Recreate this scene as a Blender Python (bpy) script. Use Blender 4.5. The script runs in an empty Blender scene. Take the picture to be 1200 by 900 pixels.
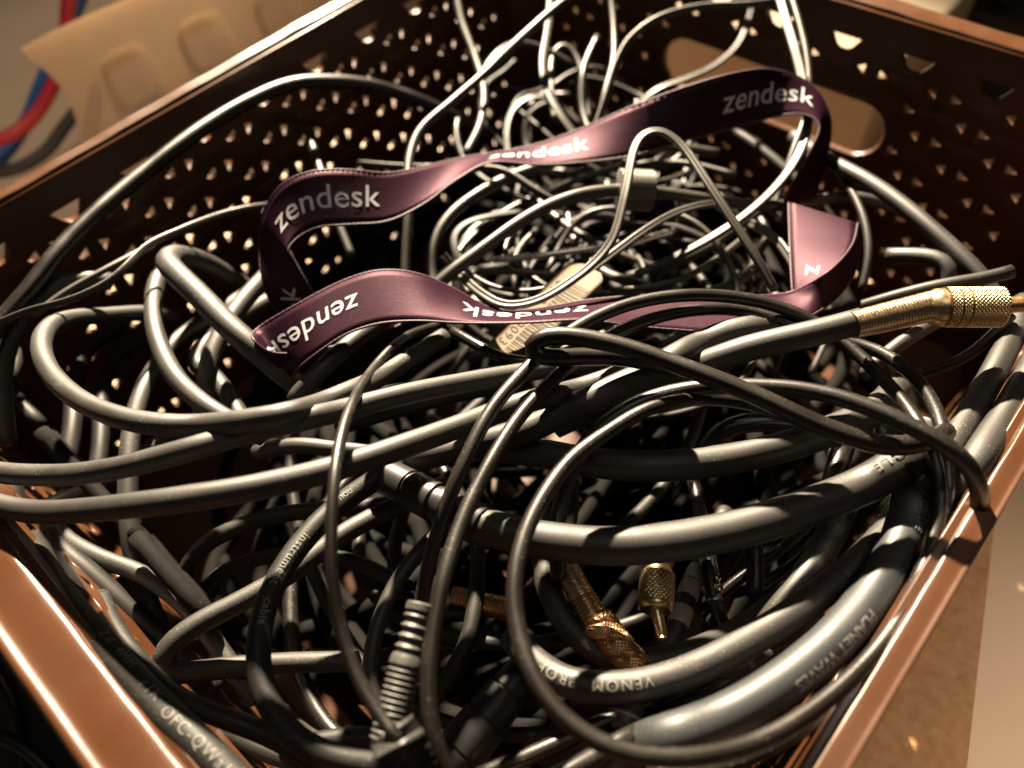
import bpy, bmesh, math, random
import numpy as np
from mathutils import Vector, Matrix

# ------------------------------------------------------------------ camera, light, exposure
S = bpy.context.scene
COL = S.collection
RZ = 0.145                                   # height of the basket rim above the floor (m)
HC = 0.165                                   # camera height above the rim
M = np.array([[0.74560396, -0.50278555, 0.43735733],
              [0.66246381, 0.63037091, -0.40469026],
              [-0.07222492, 0.59147206, 0.80308428]])
CAM = np.array([0.15577679 * HC / 0.19, -0.16297163 * HC / 0.19, RZ + HC])
FPX = 891.78
cam_d = bpy.data.cameras.new('camera')
cam = bpy.data.objects.new('camera', cam_d)
COL.objects.link(cam)
m4 = Matrix.Identity(4)
for i in range(3):
    for j in range(3):
        m4[i][j] = M[i][j]
    m4[i][3] = CAM[i]
cam.matrix_world = m4
cam_d.sensor_width = 36
cam_d.lens = FPX / 1200 * 36
cam_d.clip_start = 0.01
cam_d.clip_end = 50
cam_d.dof.use_dof = True
cam_d.dof.focus_distance = 0.205
cam_d.dof.aperture_fstop = 7.5
S.camera = cam

W = bpy.data.worlds.new('World')
S.world = W
W.use_nodes = True
W.node_tree.nodes['Background'].inputs[0].default_value = (1.0, 0.86, 0.74, 1)
W.node_tree.nodes['Background'].inputs[1].default_value = 0.033

LDIR = np.array([-0.76, 0.60, 0.64])         # towards the lamp
LDIR = LDIR / np.linalg.norm(LDIR)
lamp_d = bpy.data.lights.new('room_lamp', 'SPOT')
lamp_d.energy = 1040
lamp_d.color = (1.0, 0.82, 0.59)
lamp_d.shadow_soft_size = 0.024
lamp_d.spot_size = math.radians(28)
lamp_d.spot_blend = 0.4
lamp = bpy.data.objects.new('room_lamp', lamp_d)
COL.objects.link(lamp)
lpos = Vector((0.0, 0.0, RZ)) + Vector(LDIR) * 1.5
lamp.location = lpos
lamp.rotation_euler = (Vector((0.02, -0.03, RZ)) - lpos).to_track_quat('-Z', 'Y').to_euler()
fill_d = bpy.data.lights.new('ceiling_fill', 'AREA')       # added soft overhead fill standing in for ceiling bounce, weaker
fill_d.shape = 'DISK'
fill_d.size = 0.9
fill_d.energy = 3.5
fill_d.color = (1.0, 0.88, 0.76)
fill = bpy.data.objects.new('ceiling_fill', fill_d)
COL.objects.link(fill)
fill.location = (0.25, 0.05, 2.0)
fill.rotation_euler = (Vector((0.0, 0.05, 0.0)) - fill.location).to_track_quat('-Z', 'Y').to_euler()

for nm, loc, aim, ang, en in (('tray_fill_spot', (-0.08, 0.02, 1.45), (-0.47, 0.06, 0.02), 19, 30), ('floor_fill_spot', (0.52, 0.0, 1.45), (0.335, -0.02, 0.0), 15, 95)):
    ld = bpy.data.lights.new(nm, 'SPOT')                # added spots with no real source, brightening tray and floor either side
    ld.energy = en
    ld.color = (1.0, 0.82, 0.63)
    ld.shadow_soft_size = 0.08
    ld.spot_size = math.radians(ang)
    ld.spot_blend = 0.5
    lo = bpy.data.objects.new(nm, ld)
    COL.objects.link(lo)
    lo.location = loc
    lo.rotation_euler = (Vector(aim) - Vector(loc)).to_track_quat('-Z', 'Y').to_euler()

S.view_settings.view_transform = 'Standard'
S.view_settings.look = 'None'
S.view_settings.exposure = 0.0
S.view_settings.gamma = 1.0
random.seed(7)
rng = np.random.default_rng(7)


# ------------------------------------------------------------------ helpers
def tag(o, label=None, cat=None, group=None, kind=None):
    if label: o['label'] = label
    if cat: o['category'] = cat
    if group: o['group'] = group
    if kind: o['kind'] = kind
    return o


ORG = {}


def link(name, me, mat=None, parent=None, smooth=True):
    """link a mesh given in world coordinates; its origin goes to its base (or to its parent's)"""
    o = bpy.data.objects.new(name, me)
    COL.objects.link(o)
    n = len(me.vertices)
    co = np.empty(n * 3)
    me.vertices.foreach_get('co', co)
    co = co.reshape(-1, 3)
    if parent is not None:
        org = ORG[parent.name]
        o.parent = parent
    else:
        org = np.array([*(co[:, :2].min(0) + co[:, :2].max(0)) / 2, co[:, 2].min()])
        o.location = org
    ORG[o.name] = org
    me.vertices.foreach_set('co', (co - org).ravel())
    me.update()
    if mat is not None and not me.materials:
        me.materials.append(mat)
    if smooth and me.polygons:
        me.polygons.foreach_set('use_smooth', np.ones(len(me.polygons), bool))
    return o


def mesh(verts, faces):
    me = bpy.data.meshes.new('m')
    me.from_pydata([tuple(map(float, v)) for v in verts], [], faces)
    me.update()
    return me


def empty(name, loc):
    o = bpy.data.objects.new(name, None)
    o.location = loc
    COL.objects.link(o)
    ORG[o.name] = np.array(loc, float)
    return o


def rayw(x, y):
    return M @ np.array([x - 600.0, 450.0 - y, -FPX])


def at(x, y, zmm):
    """point on the sight line of photo pixel (x, y) at zmm above the rim plane (mm)"""
    d = rayw(x, y)
    return CAM + d * ((RZ + zmm / 1000.0 - CAM[2]) / d[2])


def mmpx(p):
    """metres per photo pixel at world point p"""
    return float((M.T @ (np.asarray(p) - CAM))[2] / -FPX)


def project(p):
    c = M.T @ (np.asarray(p) - CAM)
    return np.array([600 + FPX * c[0] / -c[2], 450 - FPX * c[1] / -c[2]])


def catmull(P, step):
    """centripetal-ish smooth curve through P, resampled at about `step`"""
    P = np.asarray(P, float)
    n = len(P)
    if n == 2:
        k = max(2, int(np.linalg.norm(P[1] - P[0]) / step) + 1)
        return P[0] + (P[1] - P[0]) * np.linspace(0, 1, k)[:, None]
    ext = np.vstack([2 * P[0] - P[1], P, 2 * P[-1] - P[-2]])
    d = np.sqrt(np.maximum(np.linalg.norm(np.diff(ext, axis=0), axis=1), 1e-9))
    out = []
    for i in range(1, n):
        p0, p1, p2, p3 = ext[i - 1:i + 3]
        t0, t1 = 0, d[i - 1]
        t2 = t1 + d[i]
        t3 = t2 + d[i + 1]
        t = np.linspace(t1, t2, 24, endpoint=False)[:, None]
        A1 = (t1 - t) / (t1 - t0) * p0 + (t - t0) / (t1 - t0) * p1
        A2 = (t2 - t) / (t2 - t1) * p1 + (t - t1) / (t2 - t1) * p2
        A3 = (t3 - t) / (t3 - t2) * p2 + (t - t2) / (t3 - t2) * p3
        B1 = (t2 - t) / (t2 - t0) * A1 + (t - t0) / (t2 - t0) * A2
        B2 = (t3 - t) / (t3 - t1) * A2 + (t - t1) / (t3 - t1) * A3
        out.append((t2 - t) / (t2 - t1) * B1 + (t - t1) / (t2 - t1) * B2)
    out.append(P[-1:])
    Q = np.vstack(out)
    s = np.concatenate([[0], np.cumsum(np.linalg.norm(np.diff(Q, axis=0), axis=1))])
    k = max(4, int(s[-1] / step) + 1)
    u = np.linspace(0, s[-1], k)
    return np.stack([np.interp(u, s, Q[:, a]) for a in range(3)], axis=1)


def unit(v):
    v = np.asarray(v, float)
    return v / (np.linalg.norm(v, axis=-1, keepdims=True) + 1e-12)


def frames(P, ref=None):
    T = unit(np.gradient(P, axis=0))
    N = np.zeros_like(T)
    r = (CAM - P[0]) if ref is None else np.asarray(ref, float)
    r = r - T[0] * (r @ T[0])
    if np.linalg.norm(r) < 1e-6:
        r = np.array([1, 0, 0.3]) - T[0] * (np.array([1, 0, 0.3]) @ T[0])
    N[0] = unit(r)
    for i in range(1, len(P)):
        v = N[i - 1] - T[i] * (N[i - 1] @ T[i])
        N[i] = unit(v)
    B = np.cross(T, N)
    return T, N, B


def circle(n=12):
    a = np.arange(n) * 2 * math.pi / n
    return np.stack([np.cos(a), np.sin(a)], 1)


def twin(n=10):
    """figure-of-eight section of a two-core wire, unit half-width along B"""
    pts = []
    for k in range(n):
        a = -2.4 + 4.8 * k / (n - 1)
        pts.append((0.5 * math.sin(a), 0.47 + 0.5 * math.cos(a)))
    for k in range(n):
        a = -2.4 + 4.8 * k / (n - 1)
        pts.append((-0.5 * math.sin(a), -0.47 - 0.5 * math.cos(a)))
    return np.array(pts)[::-1]


def flat(n=12):
    a = np.arange(n) * 2 * math.pi / n
    return np.stack([0.42 * np.sign(np.cos(a)) * np.abs(np.cos(a)) ** 0.6,
                     np.sign(np.sin(a)) * np.abs(np.sin(a)) ** 0.6], 1)


SEC = {'round': circle(12), 'twin': twin(9), 'flat': flat(12)}


def tube_mesh(P, r, sec='round', ref=None, jitter=0.0, sides=None):
    sc = SEC[sec] if sides is None else circle(sides)
    T, N, B = frames(P, ref)
    n, k = len(P), len(sc)
    rr = np.full(n, r) if np.isscalar(r) else np.asarray(r)
    if jitter:
        rr = rr * (1 + jitter * np.convolve(rng.normal(size=n + 8), np.ones(9) / 3, 'valid'))
    V = P[:, None, :] + rr[:, None, None] * (sc[None, :, 0:1] * N[:, None, :] + sc[None, :, 1:2] * B[:, None, :])
    # rounded ends
    caps0 = P[0] - T[0] * rr[0] * 0.35
    caps1 = P[-1] + T[-1] * rr[-1] * 0.35
    verts = np.vstack([V.reshape(-1, 3), caps0, caps1])
    i, j = np.meshgrid(np.arange(n - 1), np.arange(k), indexing='ij')
    a = i * k + j
    b = i * k + (j + 1) % k
    F = np.stack([a, b, b + k, a + k], -1).reshape(-1, 4).tolist()
    for q in range(k):
        F.append([n * k, (q + 1) % k, q])
        F.append([n * k + 1, (n - 1) * k + q, (n - 1) * k + (q + 1) % k])
    return mesh(verts, F)


def lathe(p0, p1, prof, sides=24, disp=None, ref=None):
    """surface of revolution; prof = [(t 0..1, radius m)]; disp(i_ring, angle, t) -> extra radius"""
    p0, p1 = np.asarray(p0, float), np.asarray(p1, float)
    T = unit(p1 - p0)
    r = (CAM - p0) if ref is None else np.asarray(ref, float)
    N = unit(r - T * (r @ T))
    B = np.cross(T, N)
    verts, F = [], []
    L = len(prof)
    for i, (t, rad) in enumerate(prof):
        c = p0 + (p1 - p0) * t
        for q in range(sides):
            a = 2 * math.pi * q / sides
            x = rad + (disp(i, a, t) if disp else 0)
            verts.append(c + x * (math.cos(a) * N + math.sin(a) * B))
    for i in range(L - 1):
        for q in range(sides):
            a = i * sides + q
            b = i * sides + (q + 1) % sides
            F.append([a, b, b + sides, a + sides])
    verts.append(p0 + (p1 - p0) * prof[0][0])
    verts.append(p0 + (p1 - p0) * prof[-1][0])
    z0, z1 = L * sides, L * sides + 1
    for q in range(sides):
        F.append([z0, (q + 1) % sides, q])
        F.append([z1, (L - 1) * sides + q, (L - 1) * sides + (q + 1) % sides])
    me = mesh(verts, F)
    me.polygons.foreach_set('use_smooth', np.ones(len(me.polygons), bool))
    me.set_sharp_from_angle(angle=math.radians(38))
    return me


def rings(t0, t1, n, r0, r1, amp, per=5):
    """ring-ribbed profile between t0 and t1 (a coil spring or grip ribs)"""
    out = []
    for k in range(n * per + 1):
        f = k / (n * per)
        out.append((t0 + (t1 - t0) * f, r0 + (r1 - r0) * f - amp * (0.5 + 0.5 * math.cos(2 * math.pi * f * n))))
    return out


def box_mesh(c, ax, half, bev=0.0006):
    bm = bmesh.new()
    bmesh.ops.create_cube(bm, size=2)
    A = [Vector(a).normalized() for a in ax]
    for v in bm.verts:
        v.co = Vector(c) + A[0] * v.co.x * half[0] + A[1] * v.co.y * half[1] + A[2] * v.co.z * half[2]
    if bev:
        bmesh.ops.bevel(bm, geom=bm.edges[:], offset=bev, segments=2, affect='EDGES', profile=0.6)
    bmesh.ops.recalc_face_normals(bm, faces=bm.faces[:])
    me = bpy.data.meshes.new('m')
    bm.to_mesh(me)
    bm.free()
    return me


def join_meshes(ms):
    V, F = [], []
    for me in ms:
        o = len(V)
        V += [tuple(v.co) for v in me.vertices]
        F += [[i + o for i in p.vertices] for p in me.polygons]
        bpy.data.meshes.remove(me)
    return mesh(V, F)


# ------------------------------------------------------------------ materials
def nmat(name):
    m = bpy.data.materials.new(name)
    m.use_nodes = True
    nt = m.node_tree
    return m, nt, nt.nodes['Principled BSDF']


def node(nt, t, **kw):
    n = nt.nodes.new(t)
    for k, v in kw.items():
        if k in n.inputs:
            n.inputs[k].default_value = v
        else:
            setattr(n, k, v)
    return n


def ramp(nt, src, stops):
    r = nt.nodes.new('ShaderNodeValToRGB')
    el = r.color_ramp.elements
    while len(el) < len(stops): el.new(0.5)
    for e, (p, c) in zip(el, stops):
        e.position = p
        e.color = c if len(c) == 4 else (*c, 1)
    nt.links.new(src, r.inputs[0])
    return r


def mix(nt, fac, a, b):
    n = nt.nodes.new('ShaderNodeMix')
    n.data_type = 'RGBA'
    for sock, v in ((0, fac), (6, a), (7, b)):
        if hasattr(v, 'is_output') or isinstance(v, bpy.types.NodeSocket):
            nt.links.new(v, n.inputs[sock])
        else:
            n.inputs[sock].default_value = v if sock == 0 else (*v, 1)
    return n.outputs[2]


def rubber(name, col, rough, dust=0.5, spec=0.5, bump=0.12):
    """black cable sheath: fine moulded grain, grey dust specks and hazy scuffs"""
    m, nt, b = nmat(name)
    L = nt.links
    tc = node(nt, 'ShaderNodeTexCoord')
    oi = node(nt, 'ShaderNodeObjectInfo')
    n1 = node(nt, 'ShaderNodeTexNoise', Scale=2100.0, Detail=2.0)
    L.new(tc.outputs['Object'], n1.inputs['Vector'])
    n2 = node(nt, 'ShaderNodeTexNoise', Scale=70.0, Detail=3.0)
    L.new(tc.outputs['Object'], n2.inputs['Vector'])
    n3 = node(nt, 'ShaderNodeTexNoise', Scale=2200.0, Detail=1.0)
    L.new(tc.outputs['Object'], n3.inputs['Vector'])
    speck = ramp(nt, n1.outputs['Fac'], [(0.655, (0, 0, 0)), (0.70, (1, 1, 1))])
    patch = ramp(nt, n2.outputs['Fac'], [(0.42, (0, 0, 0)), (0.66, (1, 1, 1))])
    mul = node(nt, 'ShaderNodeMath', operation='MULTIPLY')
    L.new(speck.outputs[0], mul.inputs[0]); L.new(patch.outputs[0], mul.inputs[1])
    mul2 = node(nt, 'ShaderNodeMath', operation='MULTIPLY')
    L.new(mul.outputs[0], mul2.inputs[0]); mul2.inputs[1].default_value = dust
    hz = node(nt, 'ShaderNodeMath', operation='MULTIPLY')
    L.new(patch.outputs[0], hz.inputs[0]); hz.inputs[1].default_value = 0.025 * dust
    c1 = mix(nt, hz.outputs[0], col, (0.16, 0.145, 0.125))
    c2 = mix(nt, mul2.outputs[0], c1, (0.42, 0.39, 0.34))
    L.new(c2, b.inputs['Base Color'])
    rr = node(nt, 'ShaderNodeMapRange')
    L.new(n2.outputs['Fac'], rr.inputs['Value'])
    rr.inputs['From Min'].default_value = 0.3; rr.inputs['From Max'].default_value = 0.7
    rr.inputs['To Min'].default_value = rough - 0.07; rr.inputs['To Max'].default_value = rough + 0.09
    L.new(rr.outputs[0], b.inputs['Roughness'])
    b.inputs['Specular IOR Level'].default_value = spec
    add = node(nt, 'ShaderNodeMath', operation='ADD')
    L.new(n3.outputs['Fac'], add.inputs[0]); L.new(mul.outputs[0], add.inputs[1])
    bp = node(nt, 'ShaderNodeBump', Strength=bump, Distance=0.0003)
    L.new(add.outputs[0], bp.inputs['Height'])
    L.new(bp.outputs[0], b.inputs['Normal'])
    return m


M_MATTE = rubber('rubber_matte', (0.0130, 0.0112, 0.0090), 0.58, 0.5, 0.68)
M_SEMI = rubber('rubber_satin', (0.0085, 0.0062, 0.0046), 0.38, 0.5, 0.5)
M_GLOSS = rubber('pvc_gloss', (0.014, 0.013, 0.013), 0.24, 0.3, 0.6)
M_GREY = rubber('rubber_grey', (0.021, 0.024, 0.026), 0.50, 0.25, 0.5)
M_WIRE = rubber('wire_sheath', (0.030, 0.026, 0.021), 0.40, 0.2, 0.55)
M_DARK = rubber('shaded_sheath', (0.009, 0.008, 0.0070), 0.55, 0.3, 0.35)  # darker sheath copy: shade put into the colour of shadowed cables
M_DEEP = rubber('shade_black_sheath', (0.006, 0.0055, 0.005), 0.85, 0.1, 0.10)  # sheath colour blackened so deep cables look shaded
M_RED = rubber('red_sheath', (0.42, 0.018, 0.03), 0.45, 0.1)
M_BLUE = rubber('blue_sheath', (0.02, 0.10, 0.30), 0.45, 0.1)


def plastic_brown():
    m, nt, b = nmat('brown_plastic')
    L = nt.links
    tc = node(nt, 'ShaderNodeTexCoord')
    n1 = node(nt, 'ShaderNodeTexNoise', Scale=45.0, Detail=5.0)
    n2 = node(nt, 'ShaderNodeTexNoise', Scale=420.0, Detail=2.0)
    L.new(tc.outputs['Object'], n1.inputs['Vector']); L.new(tc.outputs['Object'], n2.inputs['Vector'])
    c = mix(nt, n1.outputs['Fac'], (0.050, 0.0188, 0.0070), (0.070, 0.0268, 0.0100))
    L.new(c, b.inputs['Base Color'])
    r = ramp(nt, n1.outputs['Fac'], [(0.3, (0.26,) * 3), (0.7, (0.42,) * 3)])
    L.new(r.outputs[0], b.inputs['Roughness'])
    bp = node(nt, 'ShaderNodeBump', Strength=0.06, Distance=0.0004)
    ad = node(nt, 'ShaderNodeMath', operation='ADD')
    L.new(n1.outputs['Fac'], ad.inputs[0]); L.new(n2.outputs['Fac'], ad.inputs[1])
    L.new(ad.outputs[0], bp.inputs['Height']); L.new(bp.outputs[0], b.inputs['Normal'])
    return m


M_PLASTIC = plastic_brown()


def metal(name, col, rough, scale=600):
    m, nt, b = nmat(name)
    L = nt.links
    tc = node(nt, 'ShaderNodeTexCoord')
    n = node(nt, 'ShaderNodeTexNoise', Scale=float(scale), Detail=3.0)
    L.new(tc.outputs['Object'], n.inputs['Vector'])
    L.new(mix(nt, n.outputs['Fac'], tuple(c * 0.75 for c in col), col), b.inputs['Base Color'])
    b.inputs['Metallic'].default_value = 1.0
    r = ramp(nt, n.outputs['Fac'], [(0.3, (rough - 0.06,) * 3), (0.7, (rough + 0.1,) * 3)])
    L.new(r.outputs[0], b.inputs['Roughness'])
    return m


M_GOLD = metal('gold_plating', (0.62, 0.47, 0.27), 0.30, 1800)
M_COPPER = metal('copper_gold', (0.68, 0.50, 0.33), 0.30, 1800)
M_BRONZE = metal('dull_bronze', (0.48, 0.28, 0.14), 0.36)
M_STEEL = metal('nickel', (0.72, 0.70, 0.66), 0.22)


def satin():
    """satin ribbon: dark plum with a tinted, fresnel-free sheen and fine weave"""
    m, nt, b = nmat('plum_satin')
    L = nt.links
    tc = node(nt, 'ShaderNodeTexCoord')
    n = node(nt, 'ShaderNodeTexNoise', Scale=1500.0, Detail=2.0)
    n2 = node(nt, 'ShaderNodeTexNoise', Scale=4200.0, Detail=1.0)
    L.new(tc.outputs['Object'], n.inputs['Vector']); L.new(tc.outputs['Object'], n2.inputs['Vector'])
    bp = node(nt, 'ShaderNodeBump', Strength=0.30, Distance=0.0003)
    L.new(n2.outputs['Fac'], bp.inputs['Height'])
    df = node(nt, 'ShaderNodeBsdfDiffuse')
    L.new(mix(nt, n.outputs['Fac'], (0.0105, 0.0021, 0.0068), (0.019, 0.0040, 0.0118)), df.inputs['Color'])
    gl = node(nt, 'ShaderNodeBsdfGlossy')
    L.new(mix(nt, n.outputs['Fac'], (0.056, 0.034, 0.042), (0.090, 0.056, 0.066)), gl.inputs['Color'])
    gl.inputs['Roughness'].default_value = 0.46
    L.new(bp.outputs[0], df.inputs['Normal']); L.new(bp.outputs[0], gl.inputs['Normal'])
    mx = node(nt, 'ShaderNodeMixShader')
    mx.inputs[0].default_value = 0.30
    L.new(df.outputs[0], mx.inputs[1]); L.new(gl.outputs[0], mx.inputs[2])
    L.new(mx.outputs[0], nt.nodes['Material Output'].inputs['Surface'])
    nt.nodes.remove(b)
    return m


M_SATIN = satin()


def plain(name, col, rough=0.6, spec=0.4, var=0.25, scale=60.0, bump=0.0, bscale=300.0, stretch=None):
    m, nt, b = nmat(name)
    L = nt.links
    tc = node(nt, 'ShaderNodeTexCoord')
    vec = tc.outputs['Object']
    if stretch:
        mp = node(nt, 'ShaderNodeMapping')
        mp.inputs['Scale'].default_value = stretch
        L.new(vec, mp.inputs['Vector'])
        vec = mp.outputs[0]
    n = node(nt, 'ShaderNodeTexNoise', Scale=float(scale), Detail=4.0)
    L.new(vec, n.inputs['Vector'])
    L.new(mix(nt, n.outputs['Fac'], tuple(c * (1 - var) for c in col), tuple(min(1, c * (1 + var)) for c in col)),
          b.inputs['Base Color'])
    b.inputs['Roughness'].default_value = rough
    b.inputs['Specular IOR Level'].default_value = spec
    if bump:
        n2 = node(nt, 'ShaderNodeTexNoise', Scale=float(bscale), Detail=2.0)
        L.new(vec, n2.inputs['Vector'])
        bp = node(nt, 'ShaderNodeBump', Strength=bump, Distance=0.0006)
        L.new(n2.outputs['Fac'], bp.inputs['Height']); L.new(bp.outputs[0], b.inputs['Normal'])
    return m


M_PRINT = plain('white_ink', (0.42, 0.42, 0.46), 0.6, 0.3, 0.1)
M_PRINT_GREY = plain('worn_grey_ink', (0.17, 0.165, 0.155), 0.6, 0.3, 0.35, 900)
M_PRINT_DIM = plain('faint_ink', (0.075, 0.072, 0.066), 0.6, 0.3, 0.5, 1200)
M_INK = plain('black_ink', (0.03, 0.028, 0.025), 0.7, 0.2)
M_LABELPAPER = plain('buff_paper', (0.22, 0.170, 0.122), 0.75, 0.2, 0.08, 200)
M_FLOOR = plain('beige_floor', (0.54, 0.395, 0.268), 0.55, 0.3, 0.10, 14, 0.05, 120)
M_CARD = plain('tan_card', (0.42, 0.34, 0.255), 0.8, 0.2, 0.08, 30, 0.05, 500)
M_CARTON = plain('shaded_carton', (0.24, 0.185, 0.13), 0.8, 0.2, 0.08, 30, 0.05, 500)  # tan card darkened to stand for weaker light behind the wall
M_BROWNBOARD = plain('brown_fibreboard', (0.40, 0.215, 0.105), 0.85, 0.15, 0.45, 260, 0.5, 700, (1, 1, 0.12))
M_BLACKPL = plain('black_plastic', (0.012, 0.012, 0.012), 0.45, 0.4, 0.2, 300)
M_GREYPL = plain('grey_plastic', (0.30, 0.28, 0.25), 0.5, 0.4, 0.1)
M_DIMGREY = plain('dim_grey_plastic', (0.06, 0.054, 0.046), 0.5, 0.4, 0.1)
M_DUSTY = plain('dusty_black_rubber', (0.05, 0.047, 0.042), 0.5, 0.5, 0.6, 900, 0.2, 1500)
M_WEAVE = plain('grey_webbing', (0.11, 0.105, 0.09), 0.5, 0.5, 0.2, 900)
M_STITCH = plain('pale_stitching', (0.045, 0.020, 0.030), 0.55, 0.4, 0.3, 2500)

# ------------------------------------------------------------------ floor and things behind the basket
fl = mesh([(-3, -3, 0), (3, -3, 0), (3, 3, 0), (-3, 3, 0)], [[0, 1, 2, 3]])
o = link('floor', fl, M_FLOOR, smooth=False)
o['kind'] = 'structure'

# basket dimensions (inside of the rim)
BX, BY = 0.1506, 0.1713
DEPTH = 0.135
TAPER = 0.10                                  # inward lean of the walls


def wall_panel(length, height, skip=None, cut=None, margin=0.004, thick=0.0030):
    """perforated panel in (u, v) with v=0 at the top going down; woven look: pairs of
    triangular openings in staggered rows and a row of wide chevron openings under the rim"""
    cu = bpy.data.curves.new('panel', 'CURVE')
    cu.dimensions = '2D'
    cu.fill_mode = 'BOTH'
    cu.extrude = thick / 2
    cu.bevel_depth = 0.0005
    cu.bevel_resolution = 1

    def poly(pts):
        sp = cu.splines.new('POLY')
        sp.points.add(len(pts) - 1)
        for p, q in zip(sp.points, pts):
            p.co = (q[0], -q[1], 0, 1)
        sp.use_cyclic_u = True

    def ok(c, pad):
        if not (-length / 2 + margin + pad < c[0] < length / 2 - margin - pad): return False
        if not (pad < c[1] < height - margin - pad): return False
        if skip and skip(c, pad): return False
        return True

    poly([(-length / 2, 0), (length / 2, 0), (length / 2, height), (-length / 2, height)])
    if cut: poly(cut)
    PER, ROW = 0.0305, 0.0096
    n = int(length / PER) + 2
    relief = []
    for k in range(-n, n):                      # wide openings under the rim
        c = (k * PER - 0.003, 0.0145)
        if ok(c, 0.007):
            a = 0.0078
            poly([(c[0] - a, c[1] - 0.0036), (c[0] + a, c[1] - 0.0036), (c[0] + a * 0.46, c[1] + 0.0026), (c[0] + a * 0.2, c[1] + 0.0037),
                  (c[0] - a * 0.2, c[1] + 0.0037), (c[0] - a * 0.46, c[1] + 0.0026)])
    r = 0
    v = 0.0225
    while v < height:
        off = -0.003 + (0.32 - (r % 2) * 0.5) * PER
        for k in range(-n, n):
            for sgn, du, dv in ((1, 0, 0.0), (-1, PER * 0.34, 0.0002)):
                c = (k * PER + off + du, v + dv)
                if not ok(c, 0.0035): continue
                s_, h = 0.0028, 0.0034
                poly([(c[0] + sgn * s_, c[1] - h), (c[0] + sgn * s_, c[1] + h), (c[0] - sgn * s_, c[1] + 0.0005), (c[0] - sgn * s_, c[1] - 0.0005)])
            c = (k * PER + off + PER * 0.67, v + 0.001)
            if ok(c, 0.0065): relief.append(c)
        r += 1
        v += ROW
    ob = bpy.data.objects.new('tmp', cu)
    COL.objects.link(ob)
    dg = bpy.context.evaluated_depsgraph_get()
    me = bpy.data.meshes.new_from_object(ob.evaluated_get(dg))
    bpy.data.objects.remove(ob)
    V = [tuple(v.co) for v in me.vertices]
    F = [list(p.vertices) for p in me.polygons]
    bpy.data.meshes.remove(me)
    # raised strap crossings (low trapezoid plates on both faces)
    for c in relief:
        for sg in (1, -1):
            z0, z1 = sg * thick / 2, sg * (thick / 2 + 0.0008)
            a, h = 0.0078, 0.0042
            base = [(-a, -h), (a, -h), (a * 0.62, h), (-a * 0.62, h)]
            i0 = len(V)
            for (x, y) in base: V.append((c[0] + x, -(c[1] + y), z0))
            for (x, y) in base: V.append((c[0] + x * 0.86, -(c[1] + y * 0.80), z1))
            fs = [[4, 5, 6, 7]] + [[q, (q + 1) % 4, 4 + (q + 1) % 4, 4 + q] for q in range(4)]
            for f in fs: F.append([i0 + q for q in (f if sg < 0 else f[::-1])])
    return V, F


def place_panel(V, F, origin, u, vdown, n, name, parent):
    origin, u, vdown, n = map(lambda a: np.asarray(a, float), (origin, u, vdown, n))
    P = [origin + p[0] * u - p[1] * vdown + p[2] * n for p in V]
    o = link(name, mesh(P, F), M_PLASTIC, parent, smooth=False)
    md = o.modifiers.new('wn', 'WEIGHTED_NORMAL')
    return o


basket = empty('storage_basket', (0, 0, 0))
tag(basket, 'brown plastic basket with woven triangle openings, full of tangled black cables', 'basket')
CR = 0.022                                    # corner radius
hh = DEPTH
k = TAPER
dn = np.array([0, 0, -1.0])
HND_V, HND_A, HND_R = 0.0475, 0.045, 0.0125


def stadium(R, A, n=10):
    pts = []
    for q in range(n + 1):
        a = -math.pi / 2 + math.pi * q / n
        pts.append((A + R * math.cos(a), HND_V + R * math.sin(a)))
    for q in range(n + 1):
        a = math.pi / 2 + math.pi * q / n
        pts.append((-A + R * math.cos(a), HND_V + R * math.sin(a)))
    return pts


def in_handle(c, pad):
    dx = max(abs(c[0]) - HND_A, 0)
    return math.hypot(dx, c[1] - HND_V) < HND_R + 0.0055


HOFF = 0.0                                    # handle centre along the back wall
for side in ('x0', 'x1', 'y0', 'y1'):
    sgn = -1 if side[1] == '0' else 1
    isx = side[0] == 'x'
    Lw = 2 * ((BY if isx else BX) - CR)
    handle = not isx
    V, F = wall_panel(Lw, hh, skip=in_handle if handle else None, cut=stadium(HND_R, HND_A) if handle else None)
    nrm = np.array([sgn, 0, 0.0]) if isx else np.array([0, sgn, 0.0])
    u = np.array([0, 1.0, 0]) if isx else np.array([1.0, 0, 0])
    vd = unit(dn - nrm * k)
    nn = unit(nrm + dn * k)
    org = nrm * ((BX if isx else BY) + 0.001) + np.array([0, 0, RZ - 0.002])
    w = place_panel(V, F, org, u, vd, nn, 'wall', basket)
    if handle:
        pts = [org + p[0] * u + p[1] * vd for p in stadium(HND_R + 0.0012, HND_A, 14)]
        T = np.array(pts + pts[:1])
        hr = link('handle_rim', tube_mesh(T, 0.0022, sides=10, ref=nn), M_PLASTIC, w)
for sx in (-1, 1):
    for sy in (-1, 1):
        V, F = [], []
        for r_, dz in enumerate(np.linspace(0, hh, 8)):
            sh = k * dz
            for q in range(9):
                a = math.pi / 2 * q / 8
                for th in (0.0, 0.0022):
                    V.append((sx * (BX - CR - sh + (CR + th) * math.cos(a)), sy * (BY - CR - sh + (CR + th) * math.sin(a)), RZ - 0.002 - dz))
        for r_ in range(7):
            for q in range(8):
                for th in (0, 1):
                    a = (r_ * 9 + q) * 2 + th
                    f = [a, a + 2, a + 20, a + 18]
                    F.append(f if th else f[::-1])
        link('corner', mesh(V, F), M_PLASTIC, basket)
sh = k * hh
V = [(sx * (BX - sh + 0.003), sy * (BY - sh + 0.003), z) for z in (RZ - hh - 0.004, RZ - hh) for sx, sy in ((-1, -1), (1, -1), (1, 1), (-1, 1))]
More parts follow.
